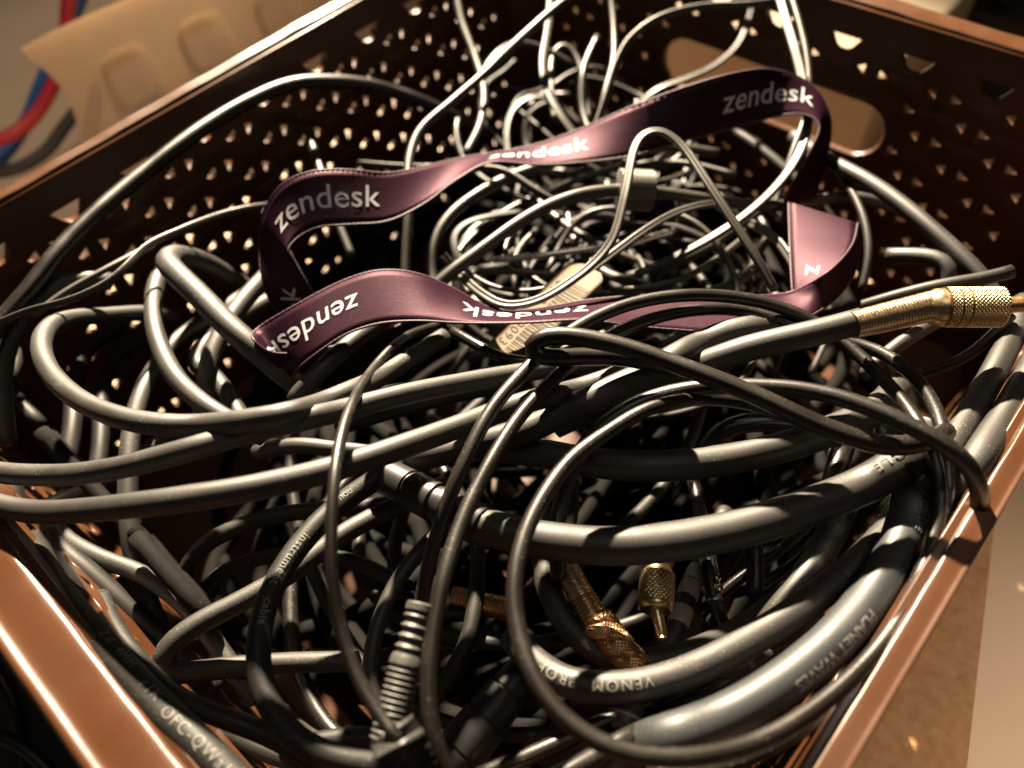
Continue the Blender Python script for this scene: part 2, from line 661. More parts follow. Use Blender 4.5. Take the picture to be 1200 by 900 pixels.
F = [[3, 2, 1, 0], [4, 5, 6, 7]] + [[q, (q + 1) % 4, 4 + (q + 1) % 4, 4 + q] for q in range(4)]
link('base', mesh(V, F), M_PLASTIC, basket, smooth=False)

# rim: rolled lip swept round the opening, wider along the front
PROF = [(-0.0010, -0.0135), (-0.0010, -0.0125), (-0.0008, -0.0115), (-0.0008, -0.0060), (-0.0005, -0.0028), (-0.0002, -0.0011), (0.0005, -0.0003), (0.0014, 0.0000),
        (0.0045, 0.0000), (0.0076, -0.0004), (0.0085, -0.0002), (0.0094, 0.0005), (0.0101, 0.0007), (0.0110, 0.0002), (0.0116, -0.0020), (0.0116, -0.0110), (0.0104, -0.0112), (0.0100, -0.0030), (0.0020, -0.0030)]


def rim_path():
    pts = []
    for cx, cy, a0 in ((1, -1, -90), (1, 1, 0), (-1, 1, 90), (-1, -1, 180)):
        for q in range(13):
            a = math.radians(a0 + 90 * q / 12)
            pts.append((cx * (BX - CR), cy * (BY - CR), math.cos(a), math.sin(a)))
        # straight run to the next corner, gently bowed and uneven as moulded plastic is
    return pts


RP = rim_path()
dense = []
for i in range(len(RP)):
    a, b = RP[i], RP[(i + 1) % len(RP)]
    pa = np.array([a[0] + CR * a[2], a[1] + CR * a[3]])
    pb = np.array([b[0] + CR * b[2], b[1] + CR * b[3]])
    n_ = max(1, int(np.linalg.norm(pb - pa) / 0.004))
    for q in range(n_):
        f = q / n_
        p = pa + (pb - pa) * f
        nn = unit(np.array([a[2] + (b[2] - a[2]) * f, a[3] + (b[3] - a[3]) * f]))
        bow = 0.0
        if n_ > 5:
            bow = 0.0012 * math.sin(math.pi * f)
        dense.append((p + nn * bow, nn, bow))
V, F = [], []
for i, (p, nn, bow) in enumerate(dense):
    wf = 0.80 + 0.50 * max(0.0, -nn[1]) ** 2 - 0.35 * max(0.0, -nn[0]) ** 2 - 0.27 * max(0.0, nn[0]) ** 2
    bead = 0.25 + 0.75 * max(0.0, -nn[1]) ** 2
    wob = 0.00012 * math.sin(i * 0.9) + 0.0001 * math.sin(i * 0.37 + 1)
    for pi, (oo, zz) in enumerate(PROF):
        nick = rng.normal() * (0.00020 if pi in (4, 5, 6) else 0.00004 if pi == 7 else 0.0)
        q = p + nn * (oo * wf + nick)
        V.append((q[0], q[1], RZ + (zz * bead if 9 <= pi <= 12 else zz) + wob + nick * 0.7))
kp = len(PROF)
for i in range(len(dense)):
    j = (i + 1) % len(dense)
    for q in range(kp):
        F.append([i * kp + q, j * kp + q, j * kp + (q + 1) % kp, i * kp + (q + 1) % kp])
rim = link('rim', mesh(V, F), M_PLASTIC, basket)
md = rim.modifiers.new('sub', 'SUBSURF'); md.levels = 1; md.render_levels = 1

# ------------------------------------------------------------------ the cables seen in the picture
# (name, label, group, material, section, width px, [(x, y, height above rim mm), ...])
CABLES = []


def C(key, label, d, pts, mat=None, sec='round', name='cable', group=None):
    CABLES.append(dict(key=key, label=label, d=d, pts=pts, mat=mat or M_MATTE, sec=sec, name=name, group=group))


# long loops from the left edge
C('A', 'upper of the two long matte cables sweeping in from the left edge', 26,
  [(-95, 470, 0), (-70, 525, 1), (-20, 550, 1), (60, 557, 5), (130, 550, 12), (200, 533, 17), (300, 504, 15), (400, 481, 11), (470, 463, 6), (540, 449, -1), (610, 437, -8), (690, 425, -14), (770, 405, -20)])
C('B', 'matte cable bending back over itself at left, resting on the long upper cable', 24,
  [(210, 372, -40), (175, 367, -30), (120, 370, -18), (78, 374, -8), (55, 386, -1), (48, 405, 3), (55, 430, 7), (75, 455, 11), (110, 478, 15), (160, 494, 18), (220, 499, 19), (290, 493, 18), (350, 482, 15), (400, 463, 8), (440, 445, 0), (480, 420, -9), (520, 395, -16)])
C('C', 'lower long matte cable crossing from the left edge to the middle of the heap', 28,
  [(-80, 520, 0), (-60, 570, -1), (-10, 590, 2), (40, 600, 4), (100, 598, 10), (150, 593, 16), (200, 587, 20), (300, 571, 20), (400, 547, 17), (470, 524, 12), (540, 499, 6), (610, 473, 0), (680, 455, -5), (740, 434, -9), (800, 410, -14), (850, 385, -22)])
C('D', 'cable with a bright rounded end rising under the knotted thin pair toward the gold plug', 32,
  [(430, 552, -22), (484, 538, -17), (553, 522, -14), (620, 503, -9), (660, 483, -6), (710, 460, -4), (760, 437, -3), (820, 403, -3), (860, 388, -4), (895, 384, -7), (925, 392, -14)])
C('E', 'matte cable ending in a big gold jack plug at right', 31,
  [(650, 500, -22), (720, 468, -15), (780, 443, -9), (830, 424, -4), (870, 410, 0), (910, 400, 2), (960, 389, 4), (1010, 376, 5)])
# the glossy doubled thin cable with its big loop
C('P', 'satin thin cable leaving the ribbed sleeve, arching over and closing the big front loop', 18,
  [(478, 775, -16), (492, 712, -12), (505, 652, -5), (520, 600, 2), (545, 540, 8), (576, 480, 9), (610, 440, 9), (645, 406, 8), (690, 376, 6), (740, 356, 4), (790, 347, 3), (850, 347, 1), (905, 357, -1), (950, 375, -4), (985, 399, -6), (1015, 424, -5), (1045, 455, -4), (1072, 490, -2), (1094, 535, 0), (1102, 585, -2), (1090, 645, -4), (1050, 732, -3), (985, 806, 0), (900, 864, 4), (820, 887, 8), (740, 884, 11), (680, 858, 12), (635, 812, 12), (608, 745, 12), (602, 690, 12), (612, 635, 12), (636, 583, 11), (673, 535, 10), (712, 507, 9), (755, 481, 8), (800, 469, 6), (845, 468, 3), (890, 476, -1), (940, 492, -6)], M_SEMI)
C('Q', 'satin thin cable running beside its twin, from bottom edge over the arch', 18,
  [(532, 930, -4), (516, 890, 0), (505, 850, 3), (502, 790, 5), (508, 735, 7), (522, 670, 8), (545, 602, 8), (575, 542, 8), (606, 492, 7), (642, 452, 6), (685, 413, 3), (735, 384, 0), (795, 366, -2), (855, 362, -4), (905, 372, -6), (955, 390, -8), (1000, 402, -8), (1037, 415, -6), (1068, 438, -4), (1092, 470, -3), (1105, 505, -3), (1110, 555, -5), (1109, 600, -7), (1096, 655, -9), (1058, 738, -9), (996, 810, -7), (913, 870, -4), (830, 902, -1), (760, 906, -3)], M_SEMI)
C('G', 'thin satin cable curling back at its left bend, lying across everything', 22,
  [(790, 432, 2), (740, 420, 4), (680, 418, 7), (636, 419, 10), (618, 412, 12), (621, 401, 14), (645, 393, 15), (690, 397, 15), (740, 409, 14), (800, 430, 13), (880, 461, 12), (967, 501, 10), (1033, 522, 8), (1080, 519, 4), (1110, 505, -2)], M_SEMI)
C('H', 'thin satin cable dropping over the right rim beside the front loop', 20,
  [(655, 680, -20), (652, 625, -14), (664, 565, -6), (690, 515, 0), (740, 476, 4), (800, 457, 7), (883, 453, 9), (950, 458, 11), (1017, 477, 13), (1075, 503, 14), (1120, 530, 13), (1140, 552, 10), (1149, 580, 3), (1145, 610, -6)], M_SEMI)
# fat cables
C('J', 'fattest matte black cable bending right from the dark connector sleeve', 45,
  [(545, 610, -8), (590, 623, -7), (645, 634, -6), (720, 640, -5), (800, 633, -5), (880, 616, -5), (960, 590, -6), (1025, 562, -8), (1070, 530, -13), (1090, 500, -22)])
C('K', 'fat matte cable passing behind the loop, above the fattest one', 36,
  [(500, 500, -26), (550, 520, -22), (600, 527, -17), (640, 532, -15), (700, 543, -14), (780, 546, -14), (860, 537, -14), (930, 520, -14), (990, 498, -15), (1030, 477, -18), (1050, 455, -26)])
C('L', 'grey fat cable with pale lettering lying along the right rim', 50,
  [(1040, 500, -40), (1062, 535, -26), (1070, 570, -16), (1062, 615, -12), (1042, 665, -10), (1012, 712, -9), (970, 758, -9), (910, 806, -10), (850, 840, -12), (790, 862, -15), (735, 878, -20), (690, 903, -26), (640, 930, -32), (590, 965, -40)], M_GREY)
C('M2', 'matte cable with grey lettering sagging below the fattest cable', 37,
  [(600, 745, -20), (630, 780, -17), (665, 800, -15), (710, 806, -14), (765, 800, -14), (820, 781, -14), (880, 750, -14), (940, 712, -15), (1000, 664, -17), (1040, 622, -22), (1062, 570, -32), (1060, 520, -45)])
C('M1', 'matte cable making a deep U beneath the front loop', 30,
  [(640, 600, -30), (637, 655, -28), (646, 700, -27), (668, 738, -27), (702, 764, -27), (745, 775, -28), (800, 768, -31), (870, 735, -35), (930, 690, -40)])
C('BB', 'dusty cable dropping behind the sagging lettered cable', 34,
  [(990, 555, -40), (985, 600, -34), (966, 640, -31), (935, 690, -29), (900, 730, -30), (860, 770, -36)])
C('AA', 'short upright cable stub behind the fattest cable at right', 26,
  [(1010, 480, -38), (992, 515, -34), (980, 552, -32), (970, 590, -34)], M_SEMI)
C('N', 'cable with white lettering bowing down through the left foreground', 29,
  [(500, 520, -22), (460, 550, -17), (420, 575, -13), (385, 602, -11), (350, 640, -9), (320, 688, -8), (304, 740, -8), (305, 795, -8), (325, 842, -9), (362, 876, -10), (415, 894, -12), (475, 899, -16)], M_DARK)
C('O', 'cable with a tight hairpin bend behind the lettered bow', 25,
  [(520, 568, -34), (460, 595, -29), (400, 627, -25), (340, 672, -23), (280, 706, -22), (225, 735, -21), (193, 762, -21), (187, 780, -23), (205, 789, -27), (260, 783, -33), (330, 777, -40), (420, 775, -46)])
C('O2', 'dim cable curving in a half loop under the long cables', 20,
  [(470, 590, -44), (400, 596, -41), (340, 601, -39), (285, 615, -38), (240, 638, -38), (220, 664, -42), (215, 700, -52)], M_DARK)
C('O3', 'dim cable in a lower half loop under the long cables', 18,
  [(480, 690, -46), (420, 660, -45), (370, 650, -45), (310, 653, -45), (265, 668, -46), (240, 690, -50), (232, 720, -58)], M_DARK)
C('R', 'fat cable with white dotted lettering hugging the left rim', 37,
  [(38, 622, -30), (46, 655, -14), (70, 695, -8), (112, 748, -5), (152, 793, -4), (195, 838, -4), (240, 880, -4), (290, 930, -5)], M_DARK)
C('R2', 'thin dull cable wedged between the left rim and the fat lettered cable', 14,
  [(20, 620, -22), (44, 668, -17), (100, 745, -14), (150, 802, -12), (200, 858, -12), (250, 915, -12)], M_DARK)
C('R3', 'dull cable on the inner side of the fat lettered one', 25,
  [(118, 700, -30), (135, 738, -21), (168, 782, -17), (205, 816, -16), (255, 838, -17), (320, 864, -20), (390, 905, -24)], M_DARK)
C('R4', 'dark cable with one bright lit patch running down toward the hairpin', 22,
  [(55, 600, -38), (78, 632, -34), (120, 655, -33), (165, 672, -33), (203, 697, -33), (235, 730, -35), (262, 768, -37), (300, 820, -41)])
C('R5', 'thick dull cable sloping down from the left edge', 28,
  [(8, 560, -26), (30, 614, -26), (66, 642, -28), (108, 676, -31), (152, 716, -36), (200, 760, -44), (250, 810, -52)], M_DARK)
C('R7', 'cable in the bottom left running under the lettered bow', 22,
  [(200, 800, -40), (250, 845, -36), (310, 880, -33), (380, 905, -32)], M_DARK)
C('R8', 'dark cable along the bottom edge left of the block connector', 24,
  [(300, 800, -46), (360, 865, -40), (410, 880, -38), (470, 876, -36)])
C('S', 'thin flat lead standing upright and ending in the block connector', 15,
  [(520, 380, -24), (480, 392, -12), (455, 412, -4), (430, 442, 4), (410, 480, 18), (398, 520, 24), (391, 570, 26), (388, 630, 24), (391, 690, 20), (401, 745, 15), (424, 805, 13), (452, 848, 11), (466, 866, 12)], M_SEMI)
C('T', 'dusty cable bowing left behind the ribbed sleeve', 19,
  [(540, 600, -36), (512, 625, -34), (480, 660, -33), (453, 705, -33), (437, 755, -34), (434, 800, -36), (450, 850, -40)])
C('T2', 'dim horizontal cable behind the bow in the left foreground', 20,
  [(360, 770, -60), (430, 772, -58), (500, 762, -57), (580, 745, -58)], M_DARK)
C('T3', 'dark cable passing under the block connector', 26,
  [(330, 880, -30), (400, 866, -28), (450, 866, -28), (520, 880, -30)], M_DARK)
# left back
C('a', 'cable with a sharp bend and tiny lettering leaning against the left end of the lanyard', 28,
  [(375, 470, -26), (345, 447, -18), (310, 418, -10), (272, 386, -6), (235, 348, -4), (208, 322, -4), (196, 308, -6), (203, 300, -11), (222, 302, -18), (248, 312, -30), (285, 335, -50)])
C('b', 'cable hanging in a shallow bow below the sharp bend', 22,
  [(215, 300, -26), (190, 318, -20), (180, 350, -16), (183, 392, -14), (203, 438, -13), (234, 470, -12), (268, 492, -13), (310, 512, -18)])
C('c', 'brightly lit cable rising behind the sharp bend at left', 22,
  [(335, 300, -30), (310, 326, -25), (286, 352, -22), (266, 380, -20), (248, 415, -20), (240, 455, -22), (236, 500, -30)])
C('d', 'cable dropping from behind the bow down to the dark floor of the heap', 22,
  [(290, 345, -44), (240, 376, -38), (205, 402, -33), (180, 434, -29), (163, 470, -27), (153, 515, -27), (150, 575, -30), (154, 635, -35), (168, 690, -43), (190, 745, -54)])
C('e', 'cable curving up from the left edge beside the woven wall', 22,
  [(8, 520, -32), (3, 470, -24), (4, 425, -17), (15, 390, -12), (36, 360, -10), (62, 338, -9), (92, 327, -10), (130, 330, -16)])
C('f', 'long thin cable following the left wall up to the back', 18,
  [(-40, 430, -10), (-5, 385, -7), (38, 335, -4), (66, 298, -2), (100, 262, -2), (150, 218, -3), (230, 156, -4), (293, 118, -6), (345, 98, -9), (400, 96, -15), (450, 104, -26), (520, 130, -44), (570, 160, -62)], M_SEMI)
C('g', 'flat thin lead draped from the left edge over to the lanyard', 8,
  [(-20, 385, 0), (0, 378, 0), (30, 365, 0), (80, 352, -1), (122, 333, -2), (150, 310, -3), (172, 288, -5), (205, 272, -8), (260, 251, -14), (300, 242, -18), (345, 238, -26)], M_WIRE, 'flat', 'wire')
C('g2', 'short thin lead splitting off the flat lead at left', 8,
  [(40, 370, -6), (72, 345, -6), (112, 322, -7), (150, 302, -9), (180, 286, -12)], M_WIRE, 'round', 'wire')
C('h', 'thin lead looping up behind the left end of the lanyard', 9,
  [(320, 165, -42), (326, 143, -38), (340, 134, -35), (354, 145, -32), (365, 168, -30), (376, 200, -30), (392, 250, -34), (412, 300, -40)], M_WIRE, 'round', 'wire')
C('x1', 'dark upright cable in the hollow at left', 20,
  [(75, 560, -50), (85, 500, -48), (88, 450, -50), (105, 405, -55), (140, 385, -62)], M_DARK)
C('x2', 'second dark upright cable in the hollow at left', 18,
  [(110, 580, -56), (118, 520, -54), (120, 460, -55), (135, 420, -60), (165, 400, -66)], M_DARK)
C('x3', 'dim cable behind the lower end of the sharp bend', 20,
  [(300, 520, -34), (250, 440, -34), (228, 425, -34), (250, 395, -36), (300, 360, -42), (340, 340, -50)])
C('x4', 'cable crossing low under the two long loops at left', 18,
  [(60, 590, -40), (110, 570, -36), (140, 555, -34), (170, 530, -36), (210, 500, -42)])
C('x5', 'short bright cable just below the upper long loop', 20,
  [(300, 530, -24), (345, 522, -20), (400, 527, -19), (440, 530, -20), (480, 520, -24)])
C('x6', 'cable bridging the gap left of the thin pair', 22,
  [(395, 500, -20), (440, 486, -20), (500, 470, -20), (560, 456, -22), (610, 450, -26)], M_DARK)
C('x7', 'dark cable rising to the paper tag', 16,
  [(400, 480, -22), (450, 460, -18), (520, 450, -18), (600, 430, -20)], M_DARK)
C('x8', 'black curly lead lying against the end of the paper tag', 13,
  [(500, 372, -30), (530, 388, -24), (560, 405, -20), (585, 418, -18), (615, 424, -18), (650, 424, -22)], M_GLOSS)
C('x9', 'cable partly buried below the plum ribbon', 22,
  [(345, 470, -16), (360, 450, -12), (385, 425, -10), (420, 395, -12), (450, 375, -18), (480, 358, -26)])
# right
C('V', 'smooth cable sloping from the handle opening to the right corner', 19,
  [(930, 160, -30), (968, 186, -24), (1020, 214, -20), (1070, 250, -18), (1115, 290, -18), (1150, 325, -20), (1180, 370, -26)])
C('V2', 'cable curving behind the folded end of the lanyard', 13,
  [(930, 244, -36), (955, 236, -33), (985, 230, -32), (1015, 233, -33), (1045, 243, -36), (1080, 262, -42)])
C('V3', 'thin black lead hanging beside the folded end of the lanyard', 9,
  [(955, 165, -34), (978, 196, -28), (1000, 228, -25), (1014, 262, -25), (1018, 300, -28), (1010, 340, -34)], M_DARK, 'round', 'wire')
C('W1', 'dusty fat cable standing in the right corner', 30,
  [(1200, 355, -24), (1190, 385, -16), (1168, 430, -11), (1140, 480, -9), (1112, 528, -10), (1090, 580, -18)])
C('W2', 'fat smooth cable pressed against the right rim', 36,
  [(1235, 370, -16), (1212, 430, -10), (1182, 482, -7), (1152, 528, -7), (1125, 575, -10), (1100, 630, -20)])
C('X', 'dark cable end lying behind the gold jack plug', 16,
  [(1186, 318, -2), (1150, 327, -3), (1105, 334, -5), (1055, 346, -10), (1000, 362, -18), (950, 375, -28)], M_DARK)
C('X2', 'dark cable entering from the right behind the plug', 20,
  [(1040, 300, -26), (1075, 300, -22), (1108, 306, -20), (1112, 330, -22), (1105, 360, -30)])
C('Y', 'thin dark lead arcing beneath the gold plug', 12,
  [(1185, 370, -12), (1165, 390, -14), (1135, 417, -18), (1080, 438, -24), (1020, 446, -30)], M_DARK)
C('Z', 'cable tucked beneath the barrel of the gold plug', 17,
  [(1110, 370, -22), (1080, 386, -18), (1045, 410, -18), (1010, 440, -22)])
C('W3', 'black cable showing at the upper edge of the fat loops', 24,
  [(820, 540, -40), (850, 502, -30), (890, 494, -28), (930, 500, -30), (960, 520, -36)], M_GLOSS)
C('W4', 'shiny black cable beneath the grey fat one', 16,
  [(1095, 560, -20), (1088, 610, -22), (1070, 660, -24), (1030, 720, -26), (960, 790, -28)], M_GLOSS)
# lower middle, deeper
C('ii', 'lower of the dark cables along the bottom edge at centre', 20,
  [(560, 910, -24), (610, 890, -22), (660, 868, -22), (710, 845, -23), (780, 815, -26), (850, 780, -32)], M_SEMI)
C('ii2', 'cable along the bottom edge under the front loop', 24,
  [(620, 930, -12), (680, 898, -13), (730, 868, -16), (790, 838, -20), (850, 805, -26), (900, 770, -34)], M_SEMI)
C('ii3', 'dark cable partly showing above the grey fat one', 20,
  [(770, 850, -24), (810, 825, -24), (850, 800, -26), (900, 765, -32), (960, 720, -40)])
C('cc1', 'thin cable with a ringed metal plug in the gap right of centre', 17,
  [(812, 560, -50), (822, 610, -44), (828, 650, -40), (834, 695, -38), (848, 735, -38), (870, 780, -42)], M_SEMI)
C('cc2', 'dark cable with pale ring marks right of the short gold plug', 24,
  [(850, 600, -56), (828, 650, -50), (808, 690, -46), (795, 730, -44), (775, 770, -44), (740, 800, -46)])
C('cc3', 'bright thin cable in the gap above the sagging lettered cable', 14,
  [(820, 720, -50), (845, 696, -46), (880, 668, -45), (920, 640, -46), (950, 610, -50)], M_SEMI)
C('cc4', 'upright bright stub in the gap above the sagging lettered cable', 20,
  [(880, 600, -44), (884, 640, -40), (885, 665, -40), (884, 700, -44)], M_SEMI)
C('cc5', 'second bright thin cable in the gap right of centre', 12,
  [(840, 700, -56), (880, 690, -53), (930, 660, -53), (960, 630, -56)], M_SEMI)
C('cc6', 'dark upright cable behind the big loop', 22,
  [(668, 560, -34), (668, 590, -32), (660, 640, -34), (640, 700, -40)], M_DARK)
C('cc7', 'black cable tail hanging beside the cylindrical connector', 20,
  [(560, 640, -50), (558, 700, -46), (545, 760, -46), (500, 830, -50)], M_DARK)
# back: thin wires
C('U', 'smooth cable running from behind the lanyard up to the webbing strap', 15,
  [(470, 375, -22), (505, 340, -16), (530, 318, -13), (570, 288, -11), (612, 258, -10), (650, 238, -10), (690, 226, -11), (740, 222, -13), (790, 228, -16), (850, 237, -22), (910, 241, -28), (960, 238, -36)], M_WIRE)
C('i', 'bright thin lead rising from the lanyard to the back wall', 10,
  [(474, 360, -36), (476, 300, -28), (479, 240, -20), (479, 190, -16), (492, 153, -14), (530, 119, -12), (568, 86, -10), (592, 62, -9), (618, 38, -8), (650, 10, -6), (690, -20, -4)], M_WIRE, 'round', 'wire')
C('i2', 'dim lead branching from the bright one by the back wall', 7,
  [(560, 95, -22), (585, 60, -20), (610, 50, -22), (640, 58, -27), (670, 75, -33)], M_WIRE, 'round', 'wire')
C('j', 'dim lead hanging down the back wall at upper left', 9,
  [(533, -20, -12), (541, 25, -20), (556, 65, -26), (567, 105, -30), (562, 148, -32), (546, 180, -34)], M_WIRE, 'round', 'wire')
C('k', 'flat lead hanging from the back rim above the lanyard', 9,
  [(646, -10, -10), (642, 35, -16), (636, 72, -20), (640, 102, -23), (655, 132, -26), (675, 160, -30)], M_WIRE, 'flat', 'wire')
C('l', 'thin lead in a narrow upside down U at the back', 7,
  [(650, 140, -40), (646, 100, -36), (648, 65, -33), (660, 52, -32), (674, 64, -34), (684, 95, -38), (690, 140, -44)], M_WIRE, 'round', 'wire')
C('m', 'thin lead looping behind the upper edge of the lanyard', 8,
  [(596, 190, -34), (594, 150, -30), (604, 125, -28), (626, 113, -27), (652, 120, -29), (680, 145, -34)], M_WIRE, 'twin', 'wire')
C('n', 'thin lead descending the back wall left of the twin lead', 7,
  [(714, -20, -12), (719, 30, -20), (719, 70, -24), (710, 105, -26), (702, 140, -30)], M_WIRE, 'round', 'wire')
C('o', 'flat twin lead arching across the back wall', 9,
  [(930, -2, -4), (880, 5, -6), (820, 8, -8), (770, 22, -10), (738, 46, -14), (722, 75, -18), (712, 108, -22), (698, 150, -28)], M_WIRE, 'twin', 'wire')
C('p1', 'lit lead standing at the right end of the lanyard, left of its pair', 12,
  [(908, -25, 2), (920, 20, -2), (932, 60, -5), (940, 92, -8), (946, 128, -11), (944, 160, -13), (925, 200, -15), (885, 243, -17), (835, 278, -20), (790, 302, -25), (745, 322, -32)], M_WIRE, 'twin', 'wire')
C('p2', 'lit lead standing at the right end of the lanyard, right of its pair', 8,
  [(920, -25, 0), (934, 18, -4), (944, 58, -8), (948, 95, -12), (944, 135, -16), (932, 170, -19), (920, 205, -24), (905, 250, -30)], M_WIRE, 'round', 'wire')
C('q', 'thin lead sagging in front of the handle opening', 8,
  [(882, 5, -8), (876, 28, -12), (862, 56, -15), (834, 79, -17), (802, 93, -18), (768, 106, -20), (735, 135, -26)], M_WIRE, 'twin', 'wire')
C('r', 'twin lead arching high in front of the lanyard', 12,
  [(520, 300, -22), (546, 328, -16), (566, 345, -12), (594, 358, -9), (630, 352, -7), (668, 330, -5), (700, 304, -3), (718, 280, 0), (728, 246, 3), (736, 210, 6), (742, 178, 8), (753, 158, 9), (772, 152, 9), (797, 168, 8), (828, 212, 6), (858, 258, 3), (885, 300, -1), (908, 340, -7)], M_WIRE, 'twin', 'wire')
C('r2', 'twin lead crossing below the webbing strap from lower left', 10,
  [(570, 350, -22), (600, 360, -19), (640, 352, -17), (695, 315, -15), (728, 290, -14), (760, 267, -14), (795, 248, -16), (830, 239, -19), (868, 237, -26)], M_WIRE, 'twin', 'wire')
C('s', 'thin bright lead sagging in front of the paper tag', 6,
  [(540, 300, -30), (553, 322, -25), (585, 338, -22), (622, 341, -20), (655, 333, -19), (690, 312, -20)], M_WIRE, 'round', 'wire')
C('t', 'straight bright lead above the paper tag', 8,
  [(578, 305, -30), (620, 301, -29), (680, 293, -28), (740, 284, -30), (790, 270, -36)], M_STEEL, 'round', 'wire')
C('u', 'short bright lead lying left of the paper tag', 7,
  [(540, 322, -34), (570, 319, -32), (610, 319, -32), (655, 322, -34)], M_WIRE, 'round', 'wire')
C('v', 'flat dark lead hooked to the left of the straight bright one', 9,
  [(545, 318, -34), (534, 296, -31), (532, 276, -30), (545, 262, -30), (575, 253, -31), (610, 248, -34)], M_DARK, 'flat', 'wire')
C('w', 'thin lead rising to the right below the tall arch', 8,
  [(715, 340, -36), (760, 337, -34), (800, 326, -33), (838, 305, -34), (870, 280, -38)], M_WIRE, 'round', 'wire')
C('x', 'pale flat lead beside the folded end of the lanyard', 12,
  [(880, 262, -32), (902, 274, -27), (922, 296, -23), (934, 320, -22), (940, 350, -25)], M_WIRE, 'twin', 'wire')
C('y', 'pale flat lead tucked behind the twist of the lanyard', 9,
  [(420, 192, -34), (470, 196, -32), (540, 197, -30), (588, 200, -30), (625, 222, -31), (655, 240, -33)], M_WIRE, 'flat', 'wire')
C('y2', 'grey lead slanting behind the webbing strap', 10,
  [(600, 200, -48), (640, 245, -42), (680, 275, -40), (730, 300, -42), (790, 320, -46)], M_WIRE, 'round', 'wire')
C('y3', 'dark lead right of the tall arch', 12,
  [(735, 325, -44), (780, 312, -42), (830, 290, -42), (870, 262, -44), (915, 230, -50)], M_DARK, 'round', 'wire')
C('y4', 'cable lying flat at the back below the handle opening', 14,
  [(780, 130, -46), (850, 150, -42), (910, 190, -42), (960, 240, -46), (1000, 300, -54)], M_DARK)


# ---- build 3D paths and let crossings rest on one another along the sight lines
def build_paths():
    allP, allO, own, rad = [], [], [], []
    for ci, c in enumerate(CABLES):
        pts = np.array([at(*p) for p in c['pts']])
        mid = pts[len(pts) // 2]
        # width is given in pixels where the cable is nearest the middle of its course
        c['r'] = 0.5 * c['d'] * np.median([mmpx(p) for p in pts])
        step = 0.0028 if c['name'] == 'cable' else 0.0024
        c['P'] = catmull(pts, step)
        allP.append(c['P'])
        own += [ci] * len(c['P'])
        rad += [c['r'] * (0.75 if c['sec'] == 'flat' else 1)] * len(c['P'])
    X = np.vstack(allP)
    own, rad = np.array(own), np.array(rad)
    D = X - CAM
    t = np.linalg.norm(D, axis=1)
    U = D / t[:, None]
    idx = np.arange(len(X))
    # candidate pairs: sight lines closer than the sum of the radii
    I, J = [], []
    for s0 in range(0, len(X), 400):
        sl = slice(s0, min(s0 + 400, len(X)))
        cosang = np.clip(U[sl] @ U.T, -1, 1)
        dist = np.sqrt(np.maximum(0, 2 - 2 * cosang)) * np.minimum(t[sl][:, None], t[None, :])
        ok = dist < (rad[sl][:, None] + rad[None, :]) * 0.98
        ok &= idx[None, :] > idx[sl][:, None]
        same = own[sl][:, None] == own[None, :]
        ok &= ~(same & (np.abs(idx[None, :] - idx[sl][:, None]) < 14))
        a, b = np.nonzero(ok)
        I.append(a + s0); J.append(b)
    I, J = np.concatenate(I), np.concatenate(J)
    over = t[I] <= t[J]
    A = np.where(over, I, J)                  # nearer the eye
    B_ = np.where(over, J, I)
    cosab = np.sum(U[A] * U[B_], 1)
    starts = np.concatenate([[0], np.cumsum([len(p) for p in allP])])
    for it in range(70):
        lat = np.sqrt(np.maximum(0, 2 - 2 * cosab)) * np.minimum(t[A], t[B_])
        req = np.sqrt(np.maximum(0, ((rad[A] + rad[B_]) * 1.0) ** 2 - lat ** 2))
        gap = t[B_] - t[A]
        pen = np.maximum(0, req - gap)
        dt = np.zeros(len(X))
        mx = np.zeros(len(X)); mn = np.zeros(len(X))
        np.minimum.at(mn, A, -pen * 0.5)
        np.maximum.at(mx, B_, pen * 0.5)
        dt = (mx + mn) * 0.6
        for q in range(len(allP)):            # spread each push along its cable
            s, e = starts[q], starts[q + 1]
            d = dt[s:e]
            w = min(9, (e - s) // 2 * 2 - 1)
            if w >= 3:
                ker = np.hanning(w + 2)[1:-1]
                ker /= ker.sum()
                pad = np.pad(d, w // 2, mode='edge')
                sm = np.convolve(pad, ker, 'valid')
                dt[s:e] = 0.45 * d + 0.75 * sm
        t = t + dt
        if it % 6 == 5:                       # keep courses smooth
            for q in range(len(allP)):
                s, e = starts[q], starts[q + 1]
                if e - s > 6:
                    x = t[s:e].copy()
                    x[1:-1] = 0.5 * x[1:-1] + 0.25 * (x[:-2] + x[2:])
                    t[s:e] = x
    X = CAM + U * t[:, None]
    for q, c in enumerate(CABLES):
        P = X[starts[q]:starts[q + 1]]
        # final resample to even out kinks
        for _ in range(2):
            P = np.vstack([P[:1], 0.25 * P[:-2] + 0.5 * P[1:-1] + 0.25 * P[2:], P[-1:]])
        c['P'] = P


build_paths()
OBJ, BYKEY = {}, {}
for c in CABLES:
    BYKEY[c['key']] = c
    me = tube_mesh(c['P'], c['r'], c['sec'], jitter=0.012 if c['sec'] == 'round' else 0)
    c['frame'] = frames(c['P'])
    o = link(c['name'], me, c['mat'])
    tag(o, c['label'], 'cable' if c['name'] == 'cable' else 'wire',
        'cables lying in the basket' if c['name'] == 'cable' else 'thin wires in the back of the basket')
    OBJ[c['key']] = o


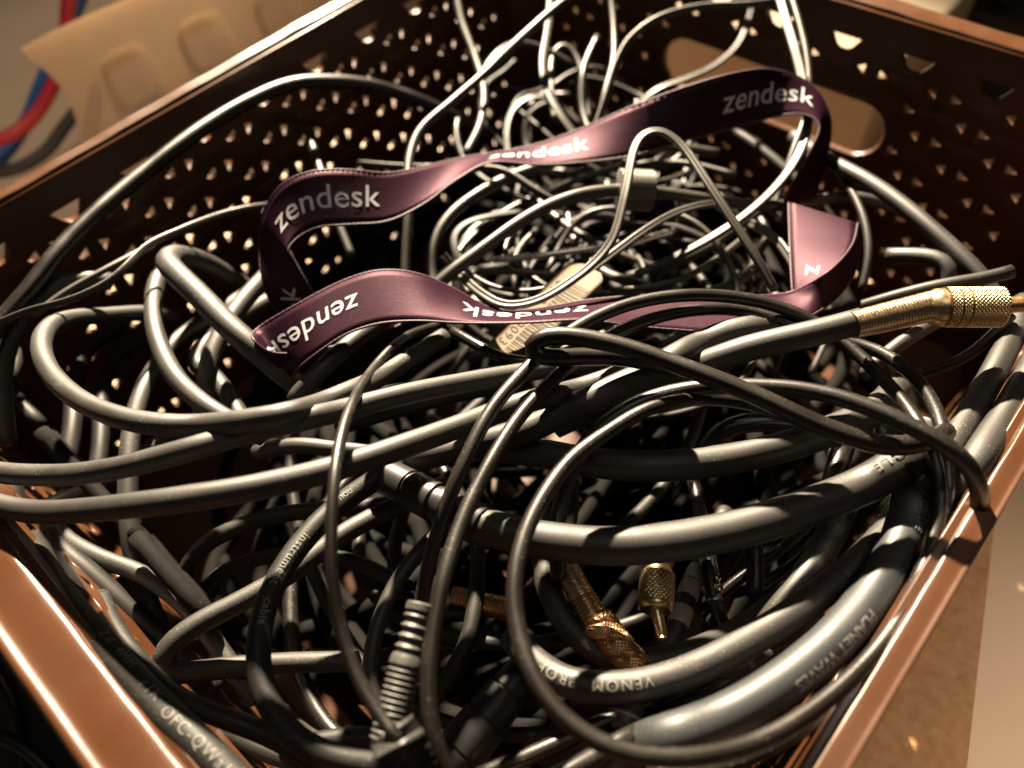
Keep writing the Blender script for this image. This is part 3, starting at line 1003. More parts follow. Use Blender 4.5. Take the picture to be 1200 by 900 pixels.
# ------------------------------------------------------------------ lettering
def text_polys(s, height, dim=None, weight=0.0, spacing=1.0):
    cu = bpy.data.curves.new('txt', 'FONT')
    cu.body = s
    cu.size = 1.0
    cu.space_character = spacing
    cu.offset = weight
    cu.resolution_u = 3
    cu.fill_mode = 'FRONT'
    ob = bpy.data.objects.new('txt', cu)
    COL.objects.link(ob)
    dg = bpy.context.evaluated_depsgraph_get()
    me = bpy.data.meshes.new_from_object(ob.evaluated_get(dg))
    bpy.data.objects.remove(ob)
    co = np.array([v.co[:] for v in me.vertices])
    x0, x1 = co[:, 0].min(), co[:, 0].max()
    sc = height / 0.70                         # cap height of the built-in font is about 0.7
    for v in me.vertices:
        v.co = ((v.co.x - (x0 + x1) / 2) * sc, (v.co.y - 0.30) * sc, 0)
    bm = bmesh.new()
    bm.from_mesh(me)
    bpy.data.meshes.remove(me)
    L = (x1 - x0) * sc
    step = height * 0.28
    u = -L / 2
    while u < L / 2:
        bmesh.ops.bisect_plane(bm, geom=bm.verts[:] + bm.edges[:] + bm.faces[:], plane_co=(u, 0, 0), plane_no=(1, 0, 0))
        u += step
    for vv in (-0.2, 0.0, 0.2, 0.45):
        bmesh.ops.bisect_plane(bm, geom=bm.verts[:] + bm.edges[:] + bm.faces[:], plane_co=(0, vv * height, 0), plane_no=(0, 1, 0))
    bmesh.ops.triangulate(bm, faces=[f for f in bm.faces if len(f.verts) > 4])
    V = np.array([v.co[:] for v in bm.verts])
    bm.verts.index_update()
    F = [[v.index for v in f.verts] for f in bm.faces]
    bm.free()
    return V, F


def print_on_tube(key, s, px, hpx, flip, mat, roll=0.0, weight=0.0, spacing=1.0, stretch=1.0):
    """lettering wrapped on a cable at the point nearest photo pixel px; flip turns it round"""
    c = BYKEY[key]
    P = c['P']
    pr = np.array([project(p) for p in P])
    i0 = int(np.argmin(np.linalg.norm(pr - np.array(px), axis=1)))
    h = hpx * mmpx(P[i0])
    V, F = text_polys(s, h, weight=weight, spacing=spacing)
    arc = np.concatenate([[0], np.cumsum(np.linalg.norm(np.diff(P, axis=0), axis=1))])
    T = unit(np.gradient(P, axis=0))
    out = []
    sg = -1.0 if flip else 1.0
    for v in V:
        sv = arc[i0] + sg * v[0] * stretch
        p = np.array([np.interp(sv, arc, P[:, a]) for a in range(3)])
        tt = unit(np.array([np.interp(sv, arc, T[:, a]) for a in range(3)])) * sg
        n = CAM - p
        n = unit(n - tt * (n @ tt))
        b = np.cross(n, tt)
        a = v[1] / c['r'] + roll
        out.append(p + (c['r'] * 1.025 + 0.00006) * (math.cos(a) * n + math.sin(a) * b))
    return link('lettering', mesh(out, F), mat, OBJ[key], smooth=False)


print_on_tube('N', 'instrument', (343, 665), 10, False, M_PRINT_GREY, roll=-0.1, weight=0.004, spacing=1.1)
print_on_tube('N', 'cable', (309, 716), 10, False, M_PRINT_GREY, roll=0.0, weight=0.004, spacing=1.1)
print_on_tube('N', 'nou', (402, 587), 9, True, M_PRINT_GREY, roll=0.5)
print_on_tube('M2', 'VENOM  PROF', (700, 806), 12, True, M_PRINT_GREY, roll=-0.1, weight=0.0, spacing=1.25)
print_on_tube('L', 'PLANET WAVES', (965, 764), 13, False, M_PRINT_GREY, roll=0.45, weight=0.015, spacing=0.95)
print_on_tube('L', 'D FOR LIFE', (1066, 600), 9, False, M_PRINT_GREY, roll=0.55)
print_on_tube('J', 'CABLE', (1050, 545), 11, True, M_PRINT_GREY, roll=-0.5)
print_on_tube('R', 'OFC-QWa11', (242, 878), 14, False, M_PRINT_GREY, roll=0.1, spacing=1.2, weight=-0.012)
print_on_tube('R', 'r1K   1', (186, 826), 13, False, M_PRINT_GREY, roll=0.35, spacing=1.2, weight=-0.012)
print_on_tube('R', '2.0  4MM', (136, 770), 11, False, M_PRINT_GREY, roll=0.55, spacing=1.15, weight=-0.012)
print_on_tube('R', 'PROFESSIONAL', (90, 715), 9, False, M_PRINT_DIM, roll=0.55, spacing=1.1, weight=-0.01)
print_on_tube('a', 'Professional', (222, 350), 6, False, M_PRINT_DIM, roll=0.1)
print_on_tube('c', 'S', (243, 460), 8, False, M_PRINT_GREY, roll=0.1)
print_on_tube('W4', 'C UNO', (1062, 650), 8, True, M_PRINT_DIM, roll=0.3)

# ------------------------------------------------------------------ the lanyard
# stations along the ribbon: photo pixels of one edge and the other, height of the middle, lean
RW = 0.0185
ST = [  # U edge, D edge, height (mm) of D edge, sign (+1: U farther from the eye)
    ((352, 388), (408, 405), -26, 1), ((326, 366), (386, 372), -20, 1),
    ((309, 335), (362, 335), -8, 1), ((304, 290), (344, 303), -2, 1), ((309, 250), (338, 292), 0, 1),
    ((330, 217), (351, 277), 1, 1), ((365, 201), (375, 266), 2, 1), ((408, 199), (410, 263), 1, 1), ((455, 203), (455, 259), -2, 1),
    ((498, 195), (498, 238), -4, 1), ((540, 185), (533, 212), -5, 1), ((585, 178), (575, 190), -5, 1), ((630, 169), (628, 193), -8, 1), ((680, 151), (682, 190), -8, 1), ((738, 126), (738, 183), -8, 1),
    ((800, 103), (798, 166), -8, 1), ((855, 87), (846, 153), -8, 1), ((900, 81), (894, 140), -8, 1), ((940, 92), (937, 133), -7, 1),
    ((964, 114), (960, 146), -8, 1), ((974, 145), (952, 172), -12, 1), ((968, 190), (936, 200), -18, 1), ((956, 230), (920, 232), -24, 1), ((950, 262), (916, 262), -30, 1),
]
ST3 = [  # the flap behind the right-hand turn: edges with their own heights
    ((1005, 262), (924, 237), -19, ('z', -16)), ((1004, 282), (925, 268), -19, ('z', -14)), ((992, 306), (926, 300), -18, ('z', -12)),
    ((974, 330), (928, 334), -18, ('z', -12)), ((955, 350), (930, 362), -19, ('z', -15)),
]
ST2 = [
    ((1005, 262), (1006, 284), -18, ('z', -15)), ((998, 288), (1002, 318), -16, ('z', -9)), ((970, 319), (977, 352), -13, ('z', -4)), ((925, 343), (932, 378), -8, 1), ((865, 347), (868, 390), -8, 1), ((800, 345), (800, 387), -7, 1),
    ((740, 347), (742, 382), -5, 1), ((680, 353), (686, 375), -3, 1), ((620, 363), (622, 378), -2, 1), ((575, 361), (570, 379), -2, 1), ((535, 340), (530, 378), -2, 1), ((490, 321), (490, 376), -1, 1), ((445, 317), (445, 379), -1, 1), ((400, 330), (405, 392), -2, 1),
    ((350, 356), (366, 418), -5, 1), ((303, 384), (346, 436), -11, 1), ((297, 398), (343, 446), -17, -1), ((322, 414), (352, 462), -24, -1), ((370, 410), (384, 468), -29, -1), ((430, 396), (438, 455), -34, -1), ((470, 380), (478, 435), -38, -1),
]


def edge_pair(u, d, z, sg, w=RW):
    D = at(d[0], d[1], z)
    if isinstance(sg, tuple): return at(u[0], u[1], sg[1]), D
    dirn = unit(rayw(*u))
    tc = (D - CAM) @ dirn
    lat2 = np.sum((D - CAM) ** 2) - tc ** 2
    dt = math.sqrt(max(0.0, w * w - lat2))
    return CAM + dirn * (tc + sg * dt), D


class Ribbon:
    def __init__(self, stations):
        E = [edge_pair(*s) for s in stations]
        U = np.array([e[0] for e in E]); D = np.array([e[1] for e in E])
        k = np.array([0.25, 0.5, 0.25])
        Us, Ds = U.copy(), D.copy()
        n = len(U)
        mid = catmull((Us + Ds) / 2, 0.0012)
        # sample both edges at the same parameter
        par = np.linspace(0, n - 1, len(mid))
        def spl(Q):
            out = []
            for x in par:
                i = min(int(x), n - 2); f = x - i
                p0, p1, p2, p3 = Q[max(i - 1, 0)], Q[i], Q[i + 1], Q[min(i + 2, n - 1)]
                out.append(0.5 * ((2 * p1) + (-p0 + p2) * f + (2 * p0 - 5 * p1 + 4 * p2 - p3) * f * f + (-p0 + 3 * p1 - 3 * p2 + p3) * f ** 3))
            return np.array(out)
        self.U, self.D = spl(Us), spl(Ds)
        for _ in range(3):                     # soften kinks
            for Q in (self.U, self.D):
                Q[1:-1] = 0.25 * Q[:-2] + 0.5 * Q[1:-1] + 0.25 * Q[2:]
        c = (self.U + self.D) / 2
        self.arc = np.concatenate([[0], np.cumsum(np.linalg.norm(np.diff(c, axis=0), axis=1))])
        self.c = c

    def p(self, s, t):
        u = np.array([np.interp(s, self.arc, self.U[:, a]) for a in range(3)])
        d = np.array([np.interp(s, self.arc, self.D[:, a]) for a in range(3)])
        return d + (u - d) * t

    def n(self, s, t):
        a = self.p(s + 0.0008, t) - self.p(s - 0.0008, t)
        b = self.p(s, min(t + 0.1, 1)) - self.p(s, max(t - 0.1, 0))
        return unit(np.cross(a, b))

    def build(self, th=0.0005, m=9):
        V, F = [], []
        U, D = self.U, self.D
        n = len(U)
        ts = np.linspace(0, 1, m)
        G = D[:, None, :] + (U - D)[:, None, :] * ts[None, :, None]
        a = np.gradient(G, axis=0); b = np.gradient(G, axis=1)
        N = unit(np.cross(a, b))
        G1 = (G + N * th / 2).reshape(-1, 3); G0 = (G - N * th / 2).reshape(-1, 3)
        V = np.vstack([G1, G0])
        o = n * m
        for i in range(n - 1):
            for j in range(m - 1):
                q = i * m + j
                F.append([q, q + m, q + m + 1, q + 1])
                F.append([o + q, o + q + 1, o + q + m + 1, o + q + m])
            for j in (0, m - 1):
                q = i * m + j
                f = [q, o + q, o + q + m, q + m]
                F.append(f if j == 0 else f[::-1])
        return mesh(V, F)

    def write(self, s, px, hfrac, rev, mat, parent, weight=0.003, tpos=0.5):
        """lettering on the side that faces the eye; rev: reads against the ribbon's direction"""
        pr = np.array([project(q) for q in self.c])
        i0 = int(np.argmin(np.linalg.norm(pr - np.array(px), axis=1)))
        V, F = text_polys(s, hfrac * RW, weight=weight, spacing=1.02)
        s0 = self.arc[i0]
        sg = -1.0 if rev else 1.0
        c0 = self.p(s0, 0.5)
        N = self.n(s0, 0.5)
        side = 1.0 if N @ (CAM - c0) > 0 else -1.0
        T = unit(self.p(s0 + 0.001, 0.5) - self.p(s0 - 0.001, 0.5)) * sg
        up = np.cross(N * side, T)
        vs = 1.0 if up @ (self.U[i0] - self.D[i0]) > 0 else -1.0
        out = []
        for v in V:
            ss = min(max(s0 + sg * v[0], self.arc[0] + 0.001), self.arc[-1] - 0.001)
            t = tpos + vs * v[1] / RW
            out.append(self.p(ss, t) + self.n(ss, t) * side * 0.00042)
        return link('lettering', mesh(out, F), mat, parent, smooth=False)


rb1, rb2, rb3 = Ribbon(ST), Ribbon(ST2), Ribbon(ST3)
lan = link('lanyard', join_meshes([rb1.build(), rb2.build(), rb3.build()]), M_SATIN)
tag(lan, 'plum satin lanyard ribbon with white lettering, twisted loosely across the cables', 'lanyard')
for rb in (rb1, rb2, rb3):                          # overlocked edges
    for Q in (rb.U, rb.D):
        n = len(Q)
        r = 0.00040 + 0.00006 * np.sin(np.arange(n * 2) * 2.2)
        P2 = np.stack([np.interp(np.linspace(0, n - 1, n * 2), np.arange(n), Q[:, a]) for a in range(3)], 1)
        link('stitched_edge', tube_mesh(P2, r, sides=6), M_STITCH, lan)
rb1.write('zendesk', (900, 112), 0.44, False, M_PRINT, lan)
rb1.write('zendesk', (634, 182), 0.42, False, M_PRINT, lan)
rb1.write('zendesk', (380, 236), 0.42, False, M_PRINT, lan)
rb1.write('sk', (346, 347), 0.42, False, M_PRINT, lan)
rb2.write('zendesk', (362, 386), 0.37, False, M_PRINT, lan)
rb2.write('zendesk', (612, 371), 0.44, False, M_PRINT, lan)
rb3.write('z', (955, 316), 0.42, False, M_PRINT, lan)

# ------------------------------------------------------------------ plugs and sleeves
def knurl(lobes, k):
    """diamond knurling: crossing helical ridges"""
    return lambda i, a, t: 0.00016 * (abs(math.sin(lobes * a + k * t)) * abs(math.sin(lobes * a - k * t)) * 2 - 1)


def endpoint(key, which):
    c = BYKEY[key]
    return c['P'][0 if which == 0 else -1]


# big gold jack on cable E
eE = endpoint('E', 1)
zE = (eE[2] - RZ) * 1000
g0, g1 = at(999, 381, zE + 0.5), at(1093, 358.5, zE + 0.5)
mm = mmpx(g0)
link('plug_spring', lathe(g0, g1, [(0, 14.5 * mm), (0, 16.2 * mm)] + rings(0.01, 0.97, 26, 16.6 * mm, 18.6 * mm, 0.00025) + [(1.0, 17 * mm)], 28), M_COPPER, OBJ['E'])
b0, b1 = at(1086, 360, zE + 0.5), at(1176, 360, zE + 1.0)
R = 23.5 * mm
prof = [(0, 15 * mm), (0.0, 18.5 * mm), (0.06, 20 * mm), (0.10, R * 0.93), (0.16, R * 0.95), (0.20, R * 0.97), (0.215, R * 0.90), (0.225, R)]
link('plug_collar', lathe(b0, b1, prof + [(0.24, R * 0.9)], 40), M_GOLD, OBJ['E'])
KN = knurl(16, 62)
kb = [(0.235, R * 0.9), (0.24, R)] + [(0.24 + 0.12 * q / 18, R) for q in range(1, 19)] + [(0.365, R * 0.91), (0.38, R * 0.91), (0.385, R)] + \
     [(0.385 + 0.1 * q / 15, R) for q in range(1, 16)] + [(0.49, R * 0.91), (0.505, R * 0.91), (0.51, R)] + [(0.51 + 0.45 * q / 64, R) for q in range(1, 65)] + [(0.985, R * 0.93), (1.0, R * 0.80), (1.0, R * 0.4)]
link('plug_barrel', lathe(b0, b1, kb, 132, lambda i, a, t: KN(i, a, t) if (0.24 < t < 0.361 or 0.385 < t < 0.486 or 0.51 < t < 0.962) else 0), M_GOLD, OBJ['E'])
t0, t1 = at(1174, 358, zE + 1), at(1262, 352, zE + 1.5)
tr = 9.5 * mm
link('plug_tip', lathe(t0, t1, [(0, tr * 0.9), (0.03, tr), (0.55, tr), (0.56, tr * 0.9), (0.60, tr * 0.9), (0.61, tr), (0.78, tr), (0.82, tr * 0.7), (0.88, tr * 0.98), (0.97, tr * 0.5), (1, 0.0002)], 28), M_BRONZE, OBJ['E'])

# black ribbed strain relief on the thin pair
p0 = endpoint('P', 0)
zz = (BYKEY['P']['P'][22][2] - RZ) * 1000
s0, s1 = at(494, 707, zz - 2), at(452, 878, zz - 9)
mm = mmpx(s0)
pr = [(0, 9 * mm), (0.0, 15.5 * mm), (0.01, 17 * mm), (0.055, 17.4 * mm), (0.06, 15 * mm)]
pr += rings(0.065, 0.36, 4, 17 * mm, 18.5 * mm, 0.0008, 8)
pr += [(0.37, 18 * mm), (0.39, 19.5 * mm), (0.44, 20.3 * mm), (0.455, 18.6 * mm)]
pr += rings(0.46, 0.96, 12, 20 * mm, 21 * mm, 0.00075, 6) + [(1, 17 * mm), (1, 4 * mm)]
link('strain_relief', lathe(s0, s1, pr, 28), M_DUSTY, OBJ['P'])

# block connector on the flat lead
e = endpoint('S', 1)
ze = (e[2] - RZ) * 1000
mm = mmpx(e)
ax = unit(at(500, 930, ze - 10) - e)
up = unit((CAM - e) - ax * ((CAM - e) @ ax))
sd = np.cross(ax, up)
parts = [box_mesh(e + ax * 8 * mm, (ax, sd, up), (9 * mm, 24 * mm, 17 * mm), 0.0008)]
blk = link('block_connector', parts[0], M_DUSTY, OBJ['S'])
for q in range(4):
    link('grip_rib', box_mesh(e + ax * (24 + q * 13) * mm, (ax, sd, up), (3.4 * mm, (24 - q * 2) * mm, (18 - q * 1.2) * mm), 0.0007), M_DUSTY, blk)
link('connector_neck', box_mesh(e + ax * 44 * mm, (ax, sd, up), (30 * mm, 15 * mm, 12 * mm), 0.001), M_DUSTY, blk)

# dark sleeve at the left end of the fattest cable
e = endpoint('J', 0)
ze = (e[2] - RZ) * 1000
mm = mmpx(e)
s0, s1 = at(566, 617, ze + 0.5), at(452, 558, ze - 5)
rr = 21.5 * mm
pr = [(0, rr * 0.95), (0.0, rr * 1.10), (0.03, rr * 1.16), (0.40, rr * 1.12), (0.41, rr * 0.98), (0.46, rr * 0.98), (0.47, rr * 1.14), (0.70, rr * 1.14), (0.71, rr), (0.74, rr), (0.75, rr * 1.1), (0.97, rr * 1.08), (1, rr * 0.8), (1, rr * 0.3)]
link('connector_sleeve', lathe(s0, s1, pr, 32), M_BLACKPL, OBJ['J'])


def stand(name, label, cat, p0, p1, prof, mat, sides=28, disp=None, group=None):
    o = link(name, lathe(p0, p1, prof, sides, disp), mat)
    return tag(o, label, cat, group)


# cylindrical microphone-type connector
p0, p1 = at(618, 782, -26), at(506, 922, -30)
mm = mmpx(p0); R = 29 * mm
mic = stand('cable_connector', 'black cylindrical cable connector with grooves, pointing down between the front loops', 'connector', p0, p1,
            [(0, R * 0.3), (0, R * 0.6), (0.03, R * 0.72), (0.20, R * 0.80), (0.205, R * 0.74), (0.22, R * 0.74), (0.225, R * 0.86), (0.43, R * 0.92), (0.435, R * 0.85), (0.45, R * 0.85), (0.455, R * 0.97), (0.70, R), (0.705, R * 0.93), (0.725, R * 0.93), (0.73, R), (0.98, R), (1, R * 0.92), (1, R * 0.80), (0.9, R * 0.78)], M_BLACKPL, 40)
link('contact_socket', lathe(p0 + (p1 - p0) * 0.88, p0 + (p1 - p0) * 0.97, [(0, R * 0.2), (0, R * 0.70)] + rings(0.02, 0.95, 6, R * 0.7, R * 0.7, 0.0003) + [(1, R * 0.55), (1, R * 0.1)], 28), M_BRONZE, mic)
link('cable_neck', lathe(p0 + (p0 - p1) * 0.16, p0 + (p1 - p0) * 0.03, [(0, R * 0.2), (0, R * 0.42)] + rings(0.0, 0.8, 4, R * 0.42, R * 0.5, 0.0008) + [(1, R * 0.5)], 24), M_BLACKPL, mic)

# short gold jack hanging nose down
zj = -23
p0, p1 = at(772, 640, zj), at(768, 716, zj)
mm = mmpx(p0); R = 20 * mm
KJ = knurl(14, 40)
jack = stand('gold_jack', 'short gold jack plug hanging nose down beneath the fattest cable', 'plug', p0, p1,
             [(0, R * 0.5), (0, R * 0.85), (0.12, R * 0.9), (0.28, R * 0.9), (0.32, R * 0.84), (0.40, R * 0.84), (0.44, R * 0.95)] + [(0.44 + 0.45 * q / 48, R) for q in range(1, 49)] + [(0.92, R * 1.02), (0.97, R * 0.97), (1, R * 0.85), (1, R * 0.2)],
             M_GOLD, 112, lambda i, a, t: KJ(i, a, t) * 0.7 if 0.45 < t < 0.9 else 0)
q0, q1 = at(769, 713, zj), at(777, 752, zj)
link('plug_tip', lathe(q0, q1, [(0, 7 * mm), (0.8, 6.5 * mm), (0.85, 5 * mm), (0.92, 6 * mm), (1, 1.5 * mm)], 20), M_GOLD, jack)

# coppery jack with open knurled shell
ze = -24
p0, p1 = at(662, 664, ze), at(706, 742, ze)
mm = mmpx(p0)
jk = stand('copper_jack', 'coppery jack plug with long spring and rough open shell, behind the front loop', 'plug', p0, p1,
           [(0, 10 * mm), (0, 14 * mm)] + rings(0.0, 0.5, 15, 15 * mm, 15.5 * mm, 0.00018) + rings(0.5, 0.85, 6, 16 * mm, 17 * mm, 0.0007) + rings(0.85, 1.0, 4, 16 * mm, 16 * mm, 0.0002) + [(1, 8 * mm)], M_COPPER, 28)
p2, p3 = at(700, 728, ze), at(752, 790, ze)
KS = knurl(12, 50)
link('jack_shell', lathe(p2, p3, [(0, 10 * mm), (0.0, 19 * mm)] + [(0.9 * q / 60 + 0.02, (19.5 - 3.5 * q / 60) * mm) for q in range(61)] + [(0.97, 13 * mm), (1, 4 * mm)], 96,
                         lambda i, a, t: (KS(i, a, t) * 1.2 - 0.0006 * max(0, math.sin(a * 3 + t * 20)) ** 6) if 0.01 < t < 0.95 else 0), M_BRONZE, jk)

# bronze spring lying deep
p0, p1 = at(530, 700, -54), at(604, 716, -54)
mm = mmpx(p0)
stand('bronze_spring', 'bronze coil spring sleeve of a plug lying deep behind the thin pair', 'plug', p0, p1,
      [(0, 8 * mm), (0, 13 * mm)] + rings(0, 1, 22, 13.5 * mm, 13.5 * mm, 0.00022) + [(1, 6 * mm)], M_BRONZE)
# black boot below the sagging lettered cable
p0, p1 = at(748, 790, -24), at(728, 858, -25)
mm = mmpx(p0); R = 19 * mm
bt = stand('rubber_boot', 'short black rubber plug boot with a pale worn ring, below the sagging lettered cable', 'boot', p0, p1,
           [(0, R * 0.6), (0, R * 0.9), (0.1, R * 0.95), (0.62, R), (0.64, R * 0.93), (0.70, R * 0.93), (0.72, R * 1.03), (0.95, R * 1.03), (1, R * 0.9), (1, R * 0.3)], M_DUSTY)
link('worn_ring', lathe(p0 + (p1 - p0) * 0.70, p0 + (p1 - p0) * 0.76, [(0, R), (0.1, R * 1.07), (0.9, R * 1.07), (1, R)], 28), M_GREYPL, bt)
# ringed metal plug and ring marks
c = BYKEY['cc1']
mm = mmpx(c['P'][0])
P = c['P']
pr_ = np.array([project(p) for p in P])
p0, p1 = [P[int(np.argmin(np.linalg.norm(pr_ - np.array(q), axis=1)))] for q in ((829, 655), (838, 708))]
link('ringed_plug', lathe(p0, p1, [(0, 6 * mm), (0, 9.5 * mm), (0.42, 9.5 * mm), (0.44, 8.3 * mm), (0.5, 8.3 * mm), (0.53, 10 * mm), (0.58, 8.3 * mm), (0.66, 8.3 * mm), (0.69, 11 * mm), (0.80, 10.5 * mm), (0.84, 8.8 * mm), (1, 8.5 * mm), (1, 3 * mm)], 24), M_STEEL, OBJ['cc1'])
for (x, y) in ((806, 695), (797, 722), (813, 672)):
    c = BYKEY['cc2']
    P = c['P']
    pr_ = np.array([project(p) for p in P])
    i = int(np.argmin(np.linalg.norm(pr_ - np.array((x, y)), axis=1)))
    i = min(max(i, 2), len(P) - 3)
    link('ring_mark', lathe(P[i - 1], P[i + 1], [(0, c['r'] * 0.98), (0.15, c['r'] * 1.10), (0.85, c['r'] * 1.10), (1, c['r'] * 0.98)], 24), M_GREYPL, OBJ['cc2'])
# webbing strap round cable U
c = BYKEY['U']
pr_ = np.array([project(p) for p in c['P']])
i = int(np.argmin(np.linalg.norm(pr_ - np.array((745, 224)), axis=1)))
cp = c['P'][i]
tg = unit(c['P'][i + 2] - c['P'][i - 2])
mm = mmpx(cp)


def webbing(i_, a, t):
    return 0.00035 * math.sin(a * 22 + (i_ % 2) * math.pi)


up = unit((CAM - cp) - tg * ((CAM - cp) @ tg))
strap = lathe(cp - tg * 20 * mm, cp + tg * 20 * mm, [(0, 8 * mm), (0, 22 * mm)] + [(0.02 + 0.96 * q / 26, 23 * mm) for q in range(27)] + [(1, 22 * mm), (1, 8 * mm)], 90, webbing)
st = link('cable_strap', strap, M_WEAVE)
tag(st, 'grey woven webbing strap wrapped round the smooth cable at the back', 'strap')
link('strap_tail', box_mesh(cp + tg * 26 * mm - up * 6 * mm + np.array([0, 0, -0.008]), (tg, np.cross(tg, up), up), (24 * mm, 13 * mm, 5 * mm), 0.001), M_BLACKPL, st)

# paper tag with a bar code, folded round a thin lead
zt = -17
A, B2, C2, D2 = at(566, 404, zt - 3), at(604, 436, zt - 3), at(704, 334, zt + 1), at(684, 304, zt)
ctr = (A + B2 + C2 + D2) / 4
eu = unit((C2 + D2) / 2 - (A + B2) / 2)
ev = unit((D2 + A) / 2 - (C2 + B2) / 2)
ev = unit(ev - eu * (ev @ eu))
en = np.cross(eu, ev)
if en @ (CAM - ctr) < 0: en, ev = -en, -ev
LL = np.linalg.norm((C2 + D2) / 2 - (A + B2) / 2) / 2
WW = 0.25 * (np.linalg.norm(D2 - C2) + np.linalg.norm(A - B2))


def tagp(u, v, off=0.0):
    bend = 0.0016 * math.sin(u / LL * 1.4 + 0.4) + 0.0007 * (v / WW) ** 2
    return ctr + eu * u + ev * v + en * (bend + off)


nu, nv = 30, 8
V, F = [], []
for sgn in (0.00012, -0.00012):
    for i in range(nu + 1):
        for j in range(nv + 1):
            u = -LL + 2 * LL * i / nu
            lim = WW * (1 - 0.45 * max(0, (u / LL - 0.82) / 0.18) ** 2)
            V.append(tagp(u, -lim + 2 * lim * j / nv, sgn))
o_ = (nu + 1) * (nv + 1)
for i in range(nu):
    for j in range(nv):
        q = i * (nv + 1) + j
        F.append([q, q + nv + 1, q + nv + 2, q + 1]); F.append([o_ + q, o_ + q + 1, o_ + q + nv + 2, o_ + q + nv + 1])
for i in range(nu):
    for j in (0, nv):
        q = i * (nv + 1) + j
        F.append([q, o_ + q, o_ + q + nv + 1, q + nv + 1])
ptag = link('paper_tag', mesh(V, F), M_LABELPAPER)
tag(ptag, 'buff paper tag printed with a bar code among the wires', 'label')
V, F = [], []
u = -LL * 0.86
bits = random.Random(3)
while u < LL * 0.62:
    wd = bits.choice([0.0003, 0.0003, 0.0005, 0.0008])
    for k_ in range(4):
        i0 = len(V)
        va, vb = -WW * 0.92 + k_ * WW * 0.29, -WW * 0.92 + (k_ + 1) * WW * 0.29
        V += [tagp(u, va, 0.00022), tagp(u + wd, va, 0.00022), tagp(u + wd, vb, 0.00022), tagp(u, vb, 0.00022)]
        F.append([i0, i0 + 1, i0 + 2, i0 + 3])
    u += wd + bits.choice([0.00025, 0.0004, 0.0006])
link('bar_code', mesh(V, F), M_INK, ptag, smooth=False)
TV, TF = text_polys('0140   00093', WW * 0.42, spacing=1.25)
TV = TV * np.array([-1, -1, 1])
link('lettering', mesh([tagp(v[0] - LL * 0.12, v[1] + WW * 0.58, 0.00022) for v in TV], TF), M_INK, ptag, smooth=False)

# ------------------------------------------------------------------ buried cables (filling of the heap, shade put into the deepest ones' colour)
def filler(n, zlo, zhi, dlo, dhi, mats, label, group, seed, cx=0.0, cy=0.0, rx=0.125, ry=0.145, thin=False, jit=0.03, name='cable', cat='cable'):
    R_ = random.Random(seed)
    for q in range(n):
        z0 = zlo + (zhi - zlo) * (q + 0.5) / n
        ox, oy = cx + R_.uniform(-jit, jit), cy + R_.uniform(-jit, jit)
        a = R_.uniform(0.35, 1.0) * rx; b = R_.uniform(0.35, 1.0) * ry
        rot, ph = R_.uniform(0, math.pi) * (0.05 if ry < rx * 0.4 else 1), R_.uniform(0, 6.28)
        span = R_.uniform(2.6, 5.6)
        pts = []
        m = 11
        w1, w2 = R_.uniform(0, 6.28), R_.uniform(0, 6.28)
        for i in range(m):
            f = ph + span * i / (m - 1)
            rr = 1 + 0.16 * math.sin(2 * f + w1)
            x, y = a * rr * math.cos(f), b * rr * math.sin(f)
            X_, Y_ = ox + x * math.cos(rot) - y * math.sin(rot), oy + x * math.sin(rot) + y * math.cos(rot)
            X_ = max(-BX + 0.019, min(BX - 0.019, X_)); Y_ = max(-BY + 0.019, min(BY - 0.019, Y_))
            z = z0 + 0.006 * math.sin(f * 1.5 + w2) + 0.003 * R_.uniform(-1, 1)
            z = max(RZ - DEPTH + 0.004, z)
            pts.append((X_, Y_, z))
        P = catmull(pts, 0.005 if not thin else 0.004)
        for _ in range(3):
            P = np.vstack([P[:1], 0.25 * P[:-2] + 0.5 * P[1:-1] + 0.25 * P[2:], P[-1:]])
        r = R_.uniform(dlo, dhi) / 2
        o = link(name, tube_mesh(P, r, sides=9), R_.choice(mats))
        tag(o, label, cat, group)


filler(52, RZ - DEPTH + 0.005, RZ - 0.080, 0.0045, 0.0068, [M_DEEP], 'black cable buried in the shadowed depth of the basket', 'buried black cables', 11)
filler(5, RZ - 0.066, RZ - 0.050, 0.0035, 0.0055, [M_DARK, M_SEMI, M_DARK], 'black cable half hidden under the front loops', 'half hidden cables', 12, cx=0.045, cy=-0.03, rx=0.085, ry=0.10)
tc_ = at(-120, 440, -20)  # pile out of view, added to shade the cables at lower left
filler(13, RZ - 0.055, RZ + 0.006, 0.0050, 0.0066, [M_MATTE, M_DARK], 'added matte cable coiled out of view in the left corner to cast shade', 'added shading cables in the left corner', 21, cx=tc_[0], cy=tc_[1], rx=0.033, ry=0.033, jit=0.006)
tc_ = at(95, 690, -45)  # dark cables added to cover the lit wall where only shade belongs
filler(6, RZ - 0.060, RZ - 0.026, 0.0045, 0.0062, [M_DEEP], 'added dark cable inside the front left wall, standing in for shade', 'added dark cables along the front left wall', 31, cx=tc_[0], cy=tc_[1], rx=0.062, ry=0.010, jit=0.004)
tc_ = at(735, 300, -45)
filler(17, RZ - 0.068, RZ - 0.036, 0.0020, 0.0044, [M_WIRE, M_SEMI, M_DARK], 'thin silvery wire in the tangle beneath the lanyard', 'tangled thin wires', 13, cx=tc_[0], cy=tc_[1], rx=0.074, ry=0.058, thin=True, jit=0.024, name='wire', cat='wire')
tc_ = at(720, 130, -50)
filler(16, RZ - 0.085, RZ - 0.036, 0.0018, 0.0034, [M_WIRE, M_SEMI, M_DARK], 'thin dark wire in the hollow by the back wall', 'wires by the back wall', 14, cx=tc_[0] + 0.005, cy=tc_[1] - 0.015, rx=0.05, ry=0.045, thin=True, jit=0.02, name='wire', cat='wire')

